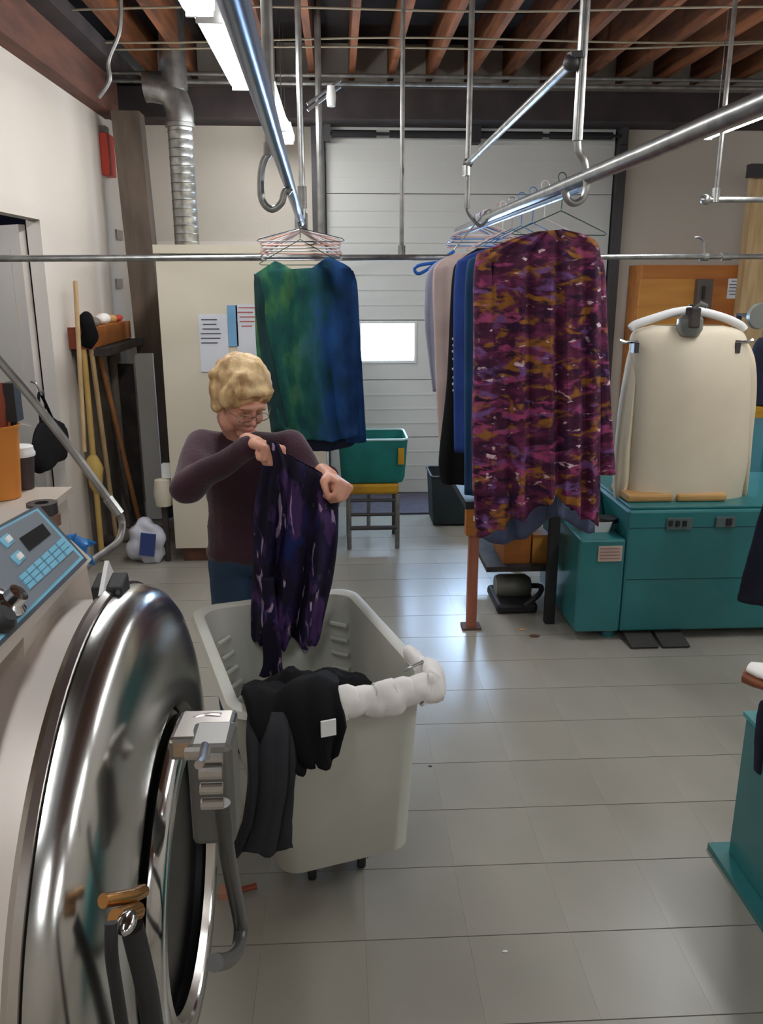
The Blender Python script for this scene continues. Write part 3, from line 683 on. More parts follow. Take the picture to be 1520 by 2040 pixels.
# red fire-alarm box on left wall
c = P(219,310,X=-1.60)
rb = thing('red_box', 'red rectangular box mounted high on the left wall beside the taupe post', 'box', c)
obj('case', bx((XL+.001,c.y-.09,c.z-.14),(XL+.06,c.y+.09,c.z+.14)), redm, rb, bev=.008)
obj('bracket', bx((XL+.001,c.y-.05,c.z+.141),(XL+.04,c.y+.05,c.z+.19)), galvd, rb)
for k,(y,lab) in enumerate(((468,'upper of two faint grey plates on the left wall beside the taupe post'),(565,'lower of two faint grey plates on the left wall beside the taupe post'))):
    c = P(238,y,X=XL+.01); obj('wall_plate', bx((XL+.001,c.y-.09,c.z-.035),(XL+.015,c.y+.09,c.z+.035)), mat('faint_grey',(160,150,142),.7), label=lab, cat='plate')

# ------------------------------------------------------------------ laundry cart
ct = thing('laundry_cart', 'large white plastic laundry cart on casters in front of the woman', 'cart', (-.117,2.26,0))
CC = V((-.117,2.262,0)); A_ = math.radians(17)
def cpt(u, v, z):
    u += .055*max(0, (.74-z)/.58); return V((CC.x+u*math.cos(A_)-v*math.sin(A_), CC.y+u*math.sin(A_)+v*math.cos(A_), z))
def rrect(hx, hy, r, n=6):
    out = []
    for sx, sy, a0 in ((1,1,0),(-1,1,90),(-1,-1,180),(1,-1,270)):
        for k in range(n+1):
            a = math.radians(a0+90*k/n); out.append((sx*(hx-r)+r*math.cos(a), sy*(hy-r)+r*math.sin(a)))
    return out
def tub(levels, cpf):
    b = B(); rings = []
    for hx, hy, r, z in levels: rings.append([b.verts.new(cpf(u,v,z)) for u,v in rrect(hx,hy,r)])
    for A, C in zip(rings, rings[1:]):
        n = len(A)
        for k in range(n): b.faces.new((A[k],A[(k+1)%n],C[(k+1)%n],C[k]))
    b.faces.new(rings[0]); b.faces.new(rings[-1]); return b
obj('tub', tub([(.18,.25,.05,.16),(.195,.268,.06,.175),(.252,.350,.07,.725),(.275,.376,.08,.728),(.283,.385,.085,.742),(.275,.376,.08,.757),(.255,.354,.07,.760),(.243,.342,.065,.752),(.238,.337,.065,.72),(.188,.262,.06,.195),(.18,.25,.05,.188)], cpt), cartp, ct, smooth=True)
for su in (-1,1):
    for sv in (-1,1):
        for k in range(9):
            z = .26+k*.050; f2 = (z-.16)/.56
            uu, vv = su*(.152+.050*f2), sv*(.222+.074*f2)
            obj('corner_rib', tb([cpt(uu+su*.020, vv-sv*.022, z), cpt(uu-su*.024, vv+sv*.024, z)],.009,8), cartp, ct, smooth=True)
obj('dolly', tub([(.13,.16,.02,.085),(.13,.16,.02,.158)], cpt), mat('dark_plywood',(58,48,42),.8), ct)
for su in (-1,1):
    for sv in (-1,1):
        q = cpt(su*.08,sv*.09,0)
        cs_ = obj('caster', la([(.001,-.013),(.03,-.013),(.035,-.008),(.035,.008),(.03,.013),(.001,.013)], q+V((0,0,.0355)), 'x', 20), rubber, ct, smooth=True)
        fk = B(); box(fk,(q.x-.021,q.y-.012,.035),(q.x-.016,q.y+.012,.085)); box(fk,(q.x+.016,q.y-.012,.035),(q.x+.021,q.y+.012,.085)); obj('fork', fk, galvd, cs_)
obj('rim_handle', tb(smooth_pts([P(805,1336,z=.775),P(822,1328,z=.785),P(842,1318,z=.785)]),.0045,8), galv, ct, smooth=True)
# white liner rolled over near rim
n = 60; pts = []; rad = []
for k in range(n):
    t_ = k/(n-1)
    if t_ < .72: u = -.05+ (.265+.05)*t_/.72; v = -.378
    else: a = (t_-.72)/.28; u = .265+.015*math.sin(a*3); v = -.378+ .17*a
    pts.append(cpt(u, v, .742+.004*math.sin(k*.9)))
    rad.append((.044+.005*math.sin(k*.33), .030+.003*math.cos(k*.5)))
b = tb(pts, rad, 24, flat=(0,0,1)); noisy(b,.016,11); noisy(b,.008,34)
obj('cart_liner', b, whitec, label='bunched white cloth wrapped over the near right rim of the laundry cart', cat='cloth', smooth=True)
# black garments over the rim
def sheet_drape(name, label, path, wL, wR, m, thick=.012, amp=.012, freq=16, seed=0, cat='clothing', parent=None, up_=None):
    "path: centre line points; wL, wR: half widths each side along the direction up_"
    pts = smooth_pts(path, 5); N_ = len(pts); b = B(); g = []; K = 18
    for i,p in enumerate(pts):
        s = i/(N_-1); t = (pts[min(i+1,N_-1)]-pts[max(i-1,0)]).normalized()
        side = V(up_) if up_ else V((1,0,0)); side = (side - t*side.dot(t)).normalized(); nn = t.cross(side)
        idx = s*(len(wL)-1); a = int(min(idx,len(wL)-2)); fr = idx-a
        l = wL[a]*(1-fr)+wL[a+1]*fr; r = wR[a]*(1-fr)+wR[a+1]*fr
        row = []
        for k in range(K+1):
            f_ = k/K; o = -l+(l+r)*f_
            d = amp*(math.sin(f_*freq+seed+s*2)+.5*math.sin(f_*freq*2.3+seed*2+s*5))
            row.append(b.verts.new(p+side*o+nn*d+t*(.012*math.sin(f_*9+seed) if i == N_-1 else 0)))
        g.append(row)
    for i in range(N_-1):
        for k in range(K): b.faces.new((g[i][k],g[i][k+1],g[i+1][k+1],g[i+1][k]))
    kw = dict(label=label, cat=cat) if not parent else {}
    o = obj(name, b, m, parent, smooth=True, **kw); sd = o.modifiers.new('s','SOLIDIFY'); sd.thickness = thick; sd.offset = 0
    return o
sdir = (math.cos(A_), math.sin(A_), 0)
# heap inside
b = B(); ball(b, cpt(-.03,-.155,.625), (.185,.125,.10), Matrix.Rotation(A_,4,'Z'), u=48, v=30); noisy(b,.035,9,2); noisy(b,.02,24,5)
obj('black_laundry', b, blackc, label='heap of black laundry lying inside the near end of the cart', cat='laundry', smooth=True, group=None)
hg = thing('black_shirt', 'black top with a white neck label hanging over the near left rim of the cart', 'clothing', cpt(-.1,-.4,.7))
b = B(); NN = 28
sheet_drape('body','',[cpt(-.06,-.20,.73),cpt(-.07,-.30,.775),cpt(-.08,-.375,.80),cpt(-.09,-.43,.755),cpt(-.09,-.435,.69),cpt(-.085,-.425,.61)],[.12,.16,.165,.15,.11,.05],[.10,.085,.075,.085,.085,.05],blackc,.02,.012,9,1,parent=hg,up_=sdir)
sheet_drape('sleeve','',[cpt(-.18,-.405,.76),cpt(-.195,-.445,.72),cpt(-.205,-.44,.6),cpt(-.225,-.42,.48),cpt(-.25,-.40,.38)],[.055,.06,.06,.06,.075],[.05,.055,.055,.055,.075],greyc,.025,.008,9,2,parent=hg,up_=sdir)
lb = P(580,1422,Y=CC.y-.45)
lq = cpt(-.055,-.455,.742)
obj('neck_label', bx(tuple(lq+V((-.02,-.012,-.03))),tuple(lq+V((.018,-.006,.012))), rot(lq,'Z',.3)), whitep, hg, label='white neck label')

# ------------------------------------------------------------------ hangers and clothes
def catmull(vals, s):
    i = s*(len(vals)-1); a = min(int(i), len(vals)-2); t = i-a
    p0 = vals[max(a-1,0)]; p1 = vals[a]; p2 = vals[a+1]; p3 = vals[min(a+2,len(vals)-1)]
    return .5*((2*p1)+(p2-p0)*t+(2*p0-5*p1+4*p2-p3)*t*t+(3*p1-p0-3*p2+p3)*t**3)
def garment(name, rows, m, parent=None, folds=7, amp=.012, seed=0, hem=None, NR=44, NC=72, nrm=(0,-1,0), neck=None, **k):
    """rows: (left point, right point, half depth) from the top down; closed cloth tube with growing folds.
    hem(f) gives the drop of the hem at fraction f across (0 left, 1 right)"""
    b = B(); g = []; nv = V(nrm)
    for i in range(NR+1):
        s = i/NR
        L_ = V([catmull([r[0][j] for r in rows], s) for j in range(3)]); R_ = V([catmull([r[1][j] for r in rows], s) for j in range(3)])
        d = max(.002, catmull([r[2] for r in rows], s)); ring = []
        for c in range(NC):
            a = 2*PI*c/NC; u = math.cos(a); w_ = math.sin(a)
            f_ = .5+.5*u
            am = amp*(.15+s)
            fo = am*(math.sin(f_*folds*6.28+seed+ (1.5 if w_ > 0 else 0))*.7+.5*math.sin(f_*folds*11+seed*3+s*3))*(abs(w_)**.5)
            wr = am*.5*noise.noise(V((f_*6+seed, s*9, 3 if w_ > 0 else 7)))
            p = L_.lerp(R_, f_) + nv*((1 if w_ > 0 else -1)*abs(w_)**.7*d + fo + wr)
            if hem and s > .5: p.z -= hem(f_)*((s-.5)/.5)**1.5
            if neck and s < .16: p.z -= neck(f_)*(1-s/.16)
            ring.append(b.verts.new(p))
        g.append(ring)
    for A, C in zip(g, g[1:]):
        for c in range(NC): b.faces.new((A[c],A[(c+1)%NC],C[(c+1)%NC],C[c]))
    o = obj(name, b, m, parent, smooth=True, **k); sd = o.modifiers.new('s','SOLIDIFY'); sd.thickness = .002
    return o
def rows_px(Y, lst, depth):
    return [((P(xl,y,Y=Y)), (P(xr,y2,Y=Y)), dd) for (xl,y,xr,y2,dd) in lst]
def hanger(name, label, c, ang, m, group=None, wid=.20, drop=.115, r=.0022, hookh=.055):
    "wire hanger; c is the point where its hook rests on the rail"
    t = thing(name, label, 'hanger', c, group, rotz=ang)
    hk_ = [(.012,0,-.012),(.014,0,.004),(.004,0,.018),(-.010,0,.018),(-.018,0,.006),(-.014,0,-.012),(0,0,-.022-.4*hookh),(0,0,-hookh)]
    def L(o, bm): return obj(o, bm, m, None, smooth=True, local=True)
    h1 = L('hook', tb(smooth_pts([V(p)+V((0,0,.006)) for p in hk_],5), r, 6)); h1.parent = t
    h2 = L('frame', tb([(0,0,-hookh),(-wid*.95,0,-drop),(-wid,0,-drop-.008),(-wid*.95,0,-drop-.012),(wid*.95,0,-drop-.012),(wid,0,-drop-.008),(wid*.95,0,-drop),(0,0,-hookh)], r, 6)); h2.parent = t
    return t
wirew = mat('white_coated_wire',(224,220,222),.4); wirep = mat('pinkish_wire',(214,160,146),.4); wireb = mat('blue_wire',(60,120,190),.4); wireg = mat('green_wire',(44,84,70),.4); wires = galv
# left rail hangers (bunched)
specs = [(4.02,wireg,'dark green wire hanger carrying the green tie-dyed top',0.0,.215)]
hanger('wire_hanger', specs[0][2], V((-.163,4.0,2.062)), 0.05, wireg, wid=.19, drop=.20, hookh=.10)
hanger('wire_hanger', 'empty dark wire hanger sticking out left of the green top', V((-.159,3.93,2.062)), -.16, steeld, wid=.2, drop=.10)
cols = [wirew,wirep,wirew,wirew,wirep,wires,wirew]
for k in range(7):
    hanger('wire_hanger', ['white','pinkish','second white','third white','second pinkish','steel','rearmost white'][k]+' wire hanger in the empty bunch above the green top', V((-.166,4.05+.028*k,2.062)), random.uniform(-.25,.25), cols[k], 'empty hangers bunched at the end of the left rail', wid=.195, drop=.095+.013*k, r=.0038)
# green tie dye top
YG = 4.0
gt = thing('tie_dye_shirt', 'green and blue tie-dyed long sleeved top hanging on the left rail above the woman', 'shirt', (-.13,YG,1.9))
o = garment('body', rows_px(YG,[(547,520,655,512,.012),(520,538,690,528,.03),(507,552,702,545,.034),(507,600,703,600,.034),(511,700,706,700,.034),(520,760,712,760,.036),(545,832,716,840,.038),(572,862,716,866,.04)],0), tie, gt, folds=3, amp=.02, seed=1, neck=lambda f: .055*max(0,math.sin(f*3.14))**1.5, hem=lambda f: .03*math.sin(f*3.1), origin=(P(605,700,Y=YG).x,YG,1.5))
o = garment('sleeve', rows_px(YG+.02,[(680,528,704,540,.02),(672,560,712,570,.035),(680,640,716,640,.035),(686,740,722,740,.035),(688,880,730,880,.03)],0), tie, gt, folds=1, amp=.006, seed=3, NR=24, NC=28, origin=(P(605,700,Y=YG).x,YG+.02,1.5))
o = garment('sleeve', rows_px(YG-.0,[(506,545,530,560,.02),(508,600,530,600,.03),(512,650,534,650,.03),(526,760,556,760,.03),(540,860,580,860,.025)],0), mat('dark_teal_lining',(24,62,62),.9,c2=(16,40,44)), gt, folds=1, amp=.006, seed=5, NR=24, NC=28, label='darker back side of the left sleeve')
o = garment('back_panel', rows_px(YG+.04,[(560,600,712,600,.01),(560,760,716,760,.02),(575,860,716,860,.03),(588,892,704,886,.03)],0), navyc, gt, folds=3, amp=.008, seed=8, hem=lambda f: .02*math.sin(f*3.1), NR=20, label='longer dark navy back hem')
# patterned tunic
YT = 3.3
def hemt(f): return .05+.13*abs(2*f-1)**1.2*(1 if f < .5 else .7) - .06*math.exp(-((f-.62)/.13)**2) + .012*math.sin(f*40)
tn = thing('patterned_tunic', 'long plum, mustard and magenta patterned tunic with sleeves hanging on the right rail', 'tunic', (.8,YT,1.95))
garment('body', rows_px(YT,[(1066,462,1124,457,.012),(1008,480,1166,468,.022),(956,510,1192,488,.035),(944,560,1196,540,.06),(943,700,1196,700,.075),(944,850,1196,850,.085),(946,940,1196,930,.095),(950,985,1195,975,.10)],0), motley, tn, folds=5, amp=.028, seed=2, hem=hemt, NR=70, NC=140)
garment('sleeve', rows_px(YT+.03,[(1168,480,1192,500,.02),(1160,540,1204,540,.04),(1166,640,1208,640,.045),(1180,800,1216,800,.04),(1184,943,1226,943,.035)],0), motley, tn, folds=1, amp=.01, seed=3, NR=36, NC=36)
garment('sleeve', rows_px(YT-.05,[(950,505,975,495,.015),(943,560,980,560,.035),(944,700,982,700,.04),(940,850,984,850,.04),(942,985,990,985,.035)],0), motley, tn, folds=1, amp=.01, seed=6, NR=36, NC=36)
hanger('wire_hanger', 'green wire hanger inside the neck of the patterned tunic', V((.857,3.3,2.146)), .12, wireg, wid=.19, drop=.185, hookh=.11)
# sheer grey-blue shawl beneath tunic
garment('sheer_dress', rows_px(YT+.27,[(1050,500,1120,500,.01),(960,620,1190,620,.02),(952,900,1190,900,.04),(960,1010,1190,990,.05)],0), sheerg, None, folds=4, amp=.02, seed=9, hem=lambda f: .10+.12*abs(math.sin(f*3.6+.9))-.05, label='grey-blue sheer dress showing below the hem of the patterned tunic', cat='dress', NR=30)
hanger('wire_hanger', 'white wire hanger of the sheer dress behind the patterned tunic', V((.858,3.57,2.146)), .05, wirew, wid=.18, drop=.19, hookh=.12)
# garments behind, on right rail
def shirt(name, lab, cat, Y, m, px, nm='white', hm=wirew, sleeve=None, **k):
    o = garment(name, rows_px(Y,px,0), m, None, label=lab, cat=cat, NR=36, NC=60, **k)
    return o
shirt('petrol_blue_shirt','petrol blue long top hanging directly behind the patterned tunic','shirt',3.80,dtealc,[(1010,480,1080,480,.01),(950,510,1120,500,.03),(928,545,1130,545,.04),(925,760,1130,760,.05),(925,985,1130,985,.05)],seed=2,folds=4)
shirt('royal_blue_shirt','royal blue top hanging between the petrol top and the white shirt','shirt',4.03,bluec,[(985,490,1050,490,.01),(925,512,1080,505,.03),(906,545,1090,545,.04),(903,700,1090,700,.05),(905,900,1090,900,.05)],seed=4,folds=4)
shirt('black_dress','black dress with a row of small light buttons hanging on the right rail','dress',4.25,blackc,[(950,495,1030,495,.01),(915,520,1050,515,.03),(900,560,1060,560,.04),(890,760,1060,760,.05),(874,915,1060,915,.06),(880,962,1060,962,.06)],seed=5,folds=4)
for k,y in enumerate((675,688,700,715,735,752,765,778)):
    c = P(901+ (k%2),y,Y=4.165); o = la([(.001,-.003),(.006,-.002),(.006,.002),(.001,.003)], c, 'y', 10)
    obj('button', o, whitep, bpy.data.objects['black_dress'] if 0 else None, label='tiny light button in the column on the black dress', cat='button', group='buttons on the black dress') if 0 else o.free()
bd_ = bpy.data.objects['black_dress']
for k,y in enumerate((675,688,700,715,735,752,765,778)):
    c = P(903+ (k%2),y,Y=4.18); obj('button', la([(.001,-.004),(.007,-.003),(.007,.003),(.001,.004)], c, 'y', 10), whitep, bd_)
shirt('pale_blouse','pale grey-pink blouse at the far end of the right rail, left of the black dress','shirt',4.48,pinkg,[(905,505,960,505,.01),(872,525,980,520,.03),(862,560,990,560,.04),(866,700,990,700,.045),(872,850,990,850,.045),(880,900,990,900,.045)],seed=7,folds=3)
shirt('grey_blue_blouse','pale grey-blue blouse with a hanging sleeve, farthest left on the right rail','shirt',4.60,greyb,[(890,510,930,510,.01),(860,530,950,525,.03),(848,560,950,560,.04),(846,640,940,640,.04),(852,700,930,700,.04),(862,780,920,780,.03)],seed=8,folds=3)
hl = [(3.80,wireb,'blue wire hanger of the petrol blue top'),(4.03,wireb,'blue wire hanger of the royal blue top'),(4.25,wires,'steel wire hanger of the black dress'),(4.48,wirew,'white wire hanger of the pale grey-pink blouse'),(4.60,wirep,'pinkish wire hanger of the pale grey-blue blouse')]
for k,(y,m,lab) in enumerate(hl): hanger('wire_hanger', lab, V((.862,y,2.146)), -.1, m, wid=.17, drop=.20, hookh=.12)
for k in range(8):
    hanger('wire_hanger', ['white','pinkish','first blue','second white','steel','third white','second blue','rearmost pinkish'][k]+' wire hanger in the empty bunch at the far end of the right rail', V((.867,5.02+.05*k,2.146)), random.uniform(-.3,.3), [wirew,wirep,wireb,wirew,wires,wirew,wireb,wirep][k], 'empty hangers bunched at the far end of the right rail', wid=.19, drop=.10+.008*k, r=.0036)
t = thing('plastic_hanger','bright blue plastic hanger pointing left at the far end of the right rail','hanger',(.80,4.98,2.0))
obj('arm', tb(smooth_pts([P(905,500,Y=4.98),P(870,525,Y=4.98),P(836,545,Y=4.98),P(826,536,Y=4.98),P(838,528,Y=4.98),P(880,522,Y=4.98)]),.010,10), mat('bright_blue_plastic',(30,90,170),.35), t, smooth=True)
obj('hook', tb(smooth_pts([P(905,500,Y=4.98),P(912,488,Y=4.98),V((.862,4.98,2.16)),V((.89,4.98,2.15))]),.004,8), galv, t, smooth=True)

# ------------------------------------------------------------------ the woman
PX, PY = -.325, 2.99
pr = thing('person', 'woman with short blond hair, glasses, plum sweater and jeans holding up a purple garment', 'person', (PX,PY,0))
def fuse(name, bm, m, parent, vox=.006, sm=2, disp=0, dsc=12, label=None):
    "turn the overlapping closed pieces of bm into ONE continuous surface"
    me = bpy.data.meshes.new('t'); bmesh.ops.recalc_face_normals(bm, faces=bm.faces); bm.to_mesh(me); bm.free()
    o = bpy.data.objects.new('t', me); COL.objects.link(o)
    r = o.modifiers.new('r','REMESH'); r.mode = 'VOXEL'; r.voxel_size = vox
    if sm: s_ = o.modifiers.new('s','SMOOTH'); s_.iterations = sm; s_.factor = .6
    dg = bpy.context.evaluated_depsgraph_get(); ev = o.evaluated_get(dg); m2 = bpy.data.meshes.new_from_object(ev)
    bpy.data.objects.remove(o)
    b = B(); b.from_mesh(m2)
    if disp: noisy(b, disp, dsc)
    return obj(name, b, m, parent, smooth=True, label=label)
def cap(b, pts, rads, sc=None):
    pts = [V(p) for p in pts]
    for p, r in zip(pts, rads): ball(b, p, r if not sc else (r*sc[0],r*sc[1],r*sc[2]), u=14, v=10)
    for i in range(len(pts)-1):
        tube(b, [pts[i], pts[i+1]], [rads[i], rads[i+1]], 14)
def hand(b, wrist, d, n, right, curl=(55,75,45), spread=.019, sc=1.0):
    d = V(d).normalized(); n = V(n); n = (n-d*n.dot(d)).normalized(); s = (-n).cross(d) if right else d.cross(-n)  # towards the thumb
    w_ = V(wrist); ln = (.082,.086,.082,.074); seg = ((.040,.024,.019),(.044,.028,.020),(.041,.026,.019),(.033,.020,.017))
    cap(b, [w_-d*.03, w_+d*.012], [.026,.025])
    for k in range(4):
        off = s*(1.5-k)*spread*sc
        kn = w_+d*ln[k]*sc+off*1.05 - n*.004
        cap(b, [w_+d*.015+off*.55, kn], [.017,.0125])
        a = 0; p = kn; ps = [p]; rs = [.0115]
        for q in range(3):
            a += math.radians(curl[q]*(1+.06*k)); dd = d*math.cos(a)+n*math.sin(a)
            p = p+dd*seg[k][q]*sc; ps.append(p); rs.append((.0098,.0088,.0075)[q])
        cap(b, ps, rs)
    ball(b, w_+d*.055*sc+n*.024, .023, u=14, v=10); ball(b, w_+d*.070*sc+n*.018+s*.014, .019, u=14, v=10); ball(b, w_+d*.068*sc+n*.018-s*.018, .018, u=14, v=10)
    t0 = w_+d*.022+s*.022+n*.006; t1 = t0+(d*.55+s*.65+n*.35).normalized()*.036; t2 = t1+(d*.8-s*.05+n*.6).normalized()*.032; t3 = t2+(d*.75-s*.4+n*.6).normalized()*.024
    cap(b, [t0,t1,t2,t3], [.0165,.0135,.0105,.0085])
HC = V((-.330,2.835,1.395)); HM = Matrix.Translation(HC) @ Matrix.Rotation(math.radians(34),4,'Z') @ Matrix.Rotation(math.radians(30),4,'X')
def hb_(b, c, r): ball(b, (0,0,0), (1,1,1), HM @ Matrix.Translation(V(c)) @ Matrix.Diagonal((*r,1)), u=18, v=12)
# joints
sR, eR, wR_ = V((-.475,2.915,1.215)), V((-.495,2.675,1.13)), V((-.275,2.575,1.285))
sL, eL, wL_ = V((-.175,2.87,1.215)), V((-.055,2.745,1.06)), V((-.035,2.565,1.185))
b = B()
hb_(b,(0,.018,.035),(.074,.092,.088)); hb_(b,(0,-.022,-.03),(.060,.070,.082)); hb_(b,(0,-.066,-.098),(.026,.022,.020))
hb_(b,(0,-.098,-.028),(.013,.019,.013)); hb_(b,(0,-.090,-.006),(.009,.013,.030)); hb_(b,(0,-.083,.026),(.052,.014,.012))
for sx in (-1,1):
    hb_(b,(sx*.036,-.066,-.036),(.024,.022,.024)); hb_(b,(sx*.074,.006,-.012),(.009,.017,.031)); hb_(b,(sx*.012,-.092,-.036),(.009,.010,.008)); hb_(b,(sx*.03,-.076,.004),(.016,.010,.008)); hb_(b,(sx*.045,-.02,-.08),(.022,.04,.028))
hb_(b,(0,-.086,-.060),(.024,.010,.006)); hb_(b,(0,-.084,-.071),(.021,.010,.007))
nk = HM @ V((0,.03,-.10))
cap(b, [V((-.33,2.93,1.22)), nk, HM@V((0,.02,-.05))], [.060,.052,.052])
def torso(b, g):
    lv = [(3.005,.80,.165,.128),(3.0,.90,.160,.124),(2.985,1.0,.158,.122),(2.96,1.09,.160,.118),(2.935,1.155,.160,.105),(2.925,1.20,.145,.085)]
    for k in range(26):
        t_ = k/25; y,z,rx,ry = [catmull([l[j] for l in lv], t_) for j in range(4)]
        ball(b, (-.325,y,z), (rx+g,ry+g,.05+g), Matrix.Rotation(math.radians(14),4,'Z'), u=22, v=12)
torso(b, -.012)
cap(b,[V((-.33,2.92,1.20)),sR,eR,wR_],[.05,.045,.036,.025]); cap(b,[V((-.32,2.9,1.20)),sL,eL,wL_],[.05,.045,.036,.025])
hand(b, wR_+(wR_-eR).normalized()*.012, (.74,-.62,-.12), (.0,-.25,-1), True, curl=(72,78,48), sc=1.12)
hand(b, wL_+V((.0,-.012,.004)), (.58,-.72,-.25), (-.25,-.45,-.9), False, curl=(72,62,40), sc=1.05)
for sx in (-1,1): cap(b, [V((-.325+sx*.085,3.0,.80)),V((-.325+sx*.09,2.99,.46)),V((-.325+sx*.095,3.01,.09)),V((-.325+sx*.10,2.93,.05))],[.085,.055,.038,.03])
fuse('body', b, skinm, pr, .0045, 2)
# hair
b = B(); random.seed(5)
for k in range(170):
    th = random.uniform(0,2*PI); ph = random.uniform(-.75,1.5)
    dx_,dy_,dz_ = math.cos(ph)*math.sin(th), math.cos(ph)*math.cos(th), math.sin(ph)
    if dy_ < -.30 and dz_ < .52: continue
    if dz_ < -.1 and dy_ < -.05: continue
    hb_(b,(dx_*.080, .020+dy_*.095, .040+dz_*.088),(.026,.026,.024))
hb_(b,(0,.022,.042),(.086,.100,.094)); 
for sx in (-1,1): hb_(b,(sx*.080,.012,.0),(.022,.042,.055)); hb_(b,(sx*.074,-.030,.035),(.020,.030,.040))
hb_(b,(.02,-.075,.082),(.052,.026,.022)); hb_(b,(-.035,-.068,.078),(.035,.026,.026))
fuse('hair', b, hairm, pr, .005, 9, .010, 22, label='short wavy blond hair')
for sx in (-1,1):
    e = B(); hb_(e,(sx*.030,-.0835,-.001),(.012,.0065,.005)); eo = obj('eyelid', e, mat('eyelid',(176,122,102),.5), pr, smooth=True)
    e = B(); hb_(e,(sx*.030,-.0885,-.0025),(.006,.003,.004)); obj('iris', e, mat('iris_brown',(60,44,36),.3), eo, smooth=True)
    e = B(); hb_(e,(sx*.030,-.092,.018),(.018,.004,.003)); obj('eyebrow', e, mat('eyebrow_fawn',(150,110,78),.8), pr, smooth=True)
e = B(); hb_(e,(0,-.0955,-.0655),(.019,.0025,.0018)); obj('mouth', e, mat('lip_rose',(170,98,90),.5), pr, smooth=True)
gl = B()
for sx in (-1,1):
    tube(gl, [HM@V((sx*.032+.023*math.cos(a),-.106+.004*abs(math.sin(a)),-.006+.016*math.sin(a))) for a in [2*PI*k/20 for k in range(20)]], .0014, 6, closed=True)
    tube(gl, [HM@V((sx*.055,-.105,0)),HM@V((sx*.078,-.07,.002)),HM@V((sx*.080,.005,.0))], .0013, 6)
tube(gl, [HM@V((-.010,-.107,0)),HM@V((0,-.110,.003)),HM@V((.010,-.107,0))], .0014, 6)
obj('eyeglasses', gl, chrome, pr, label='thin wire framed eyeglasses')
# sweater
b = B(); torso(b, .006)
ball(b,(-.325,3.0,.80),(.176,.138,.055),u=22,v=12); ball(b,(-.33,2.925,1.235),(.085,.07,.035),u=18,v=12)
cap(b,[V((-.36,2.93,1.205)),sR,eR,wR_-(wR_-eR)*.04],[.062,.066,.058,.036]); cap(b,[V((-.30,2.9,1.205)),sL,eL,wL_-(wL_-eL)*.04],[.062,.066,.056,.036])
cap(b,[sR.lerp(eR,.5)+V((0,0,-.01)),eR+V((-.012,0,-.008))],[.064,.052])
fuse('sweater', b, plum, pr, .009, 4, .016, 9)
cc = tb([wR_+V((-.012,.005,-.006))+(wR_-eR).normalized()*t_ for t_ in (-.035,.008)], .035, 18); obj('cuff', cc, plum, pr, smooth=True)
cc = tb([wL_+(wL_-eL).normalized()*t_ for t_ in (-.035,.006)], .033, 18); obj('cuff', cc, plum, pr, smooth=True)
b = B(); 
for sx in (-1,1): cap(b, [V((-.325+sx*.075,3.0,.80)),V((-.325+sx*.09,2.98,.47)),V((-.325+sx*.095,3.01,.10))],[.100,.080,.070])
ball(b,(-.325,3.0,.79),(.168,.13,.09),u=22,v=12)
fuse('jeans', b, jeansm, pr, .010, 2, .006, 14)
for sx in (-1,1):
    b = B(); x = -.325+sx*.10
    ball(b,(x,2.93,.035),(.047,.10,.034)); ball(b,(x,3.01,.05),(.042,.05,.045))
    for v in b.verts: v.co.z = max(v.co.z,.002)
    fuse('shoe', b, blackc, pr, .007, 2)

# purple garment held by the woman
YP = 2.535
pu = thing('purple_garment', 'dark purple patterned garment held up by the woman over the cart', 'clothing', P(590,1000,Y=YP))
garment('body', rows_px(YP,[(540,888,655,950,.012),(524,925,672,970,.03),(508,1000,674,1010,.04),(504,1070,673,1075,.05),(503,1150,664,1150,.055),(500,1215,650,1215,.06),(500,1262,637,1280,.05)],0), purplec, pu, folds=3, amp=.03, seed=4, NR=56, NC=110, hem=lambda f: .012*math.sin(f*17)+.01*math.sin(f*41))
garment('sleeve', rows_px(YP-.07,[(520,1150,545,1150,.01),(520,1210,552,1210,.02),(522,1270,560,1270,.022),(524,1320,562,1320,.02),(516,1345,566,1345,.02)],0), purplec, pu, folds=1, amp=.01, seed=7, NR=24, NC=30)
garment('collar_fold', rows_px(YP-.03,[(530,878,556,884,.012),(540,925,572,930,.022),(530,985,575,985,.025),(524,1060,570,1060,.02),(530,1120,560,1120,.01)],0), purplec, pu, folds=2, amp=.015, seed=9, NR=28, NC=40)

# ------------------------------------------------------------------ teal hamper on the yellow chair
q0 = P(742,960,Y=5.55)
chx = q0.x; hz = .455
hp_ = thing('yellow_chair', 'metal framed chair with a mustard yellow seat under the teal hamper', 'chair', (chx,5.6,0))
obj('seat', bx((chx-.185,5.42,.385),(chx+.175,5.78,.462)), yellowc, hp_, bev=.02)
for sx in (-1,1):
    for yy in (5.43,5.77): obj('leg', tb([(chx+sx*.165,yy,0),(chx+sx*.165,yy,.385)], .016, 10), steeld if yy > 5.5 else galvd, hp_, smooth=True)
for z in (.345,.245,.15): obj('crossbar', tb([(chx-.165,5.43,z),(chx+.165,5.43,z)], .012 if z > .2 else .016, 8), steeld, hp_)
obj('center_post', tb([(chx-.02,5.77,.05),(chx-.02,5.77,.385)], .014, 8), galvd, hp_)
th_ = thing('laundry_hamper', 'teal canvas hamper with a pale rim standing on the yellow chair', 'hamper', (chx,5.6,.465))
def cpt2(u,v,z): return V((chx+.0+u, 5.6+v, z))
obj('canvas', tub([(.20,.17,.04,.466),(.215,.185,.05,.50),(.232,.205,.05,.76),(.226,.199,.05,.76),(.209,.179,.05,.505),(.20,.17,.04,.48)], cpt2), tealc, th_, smooth=True)
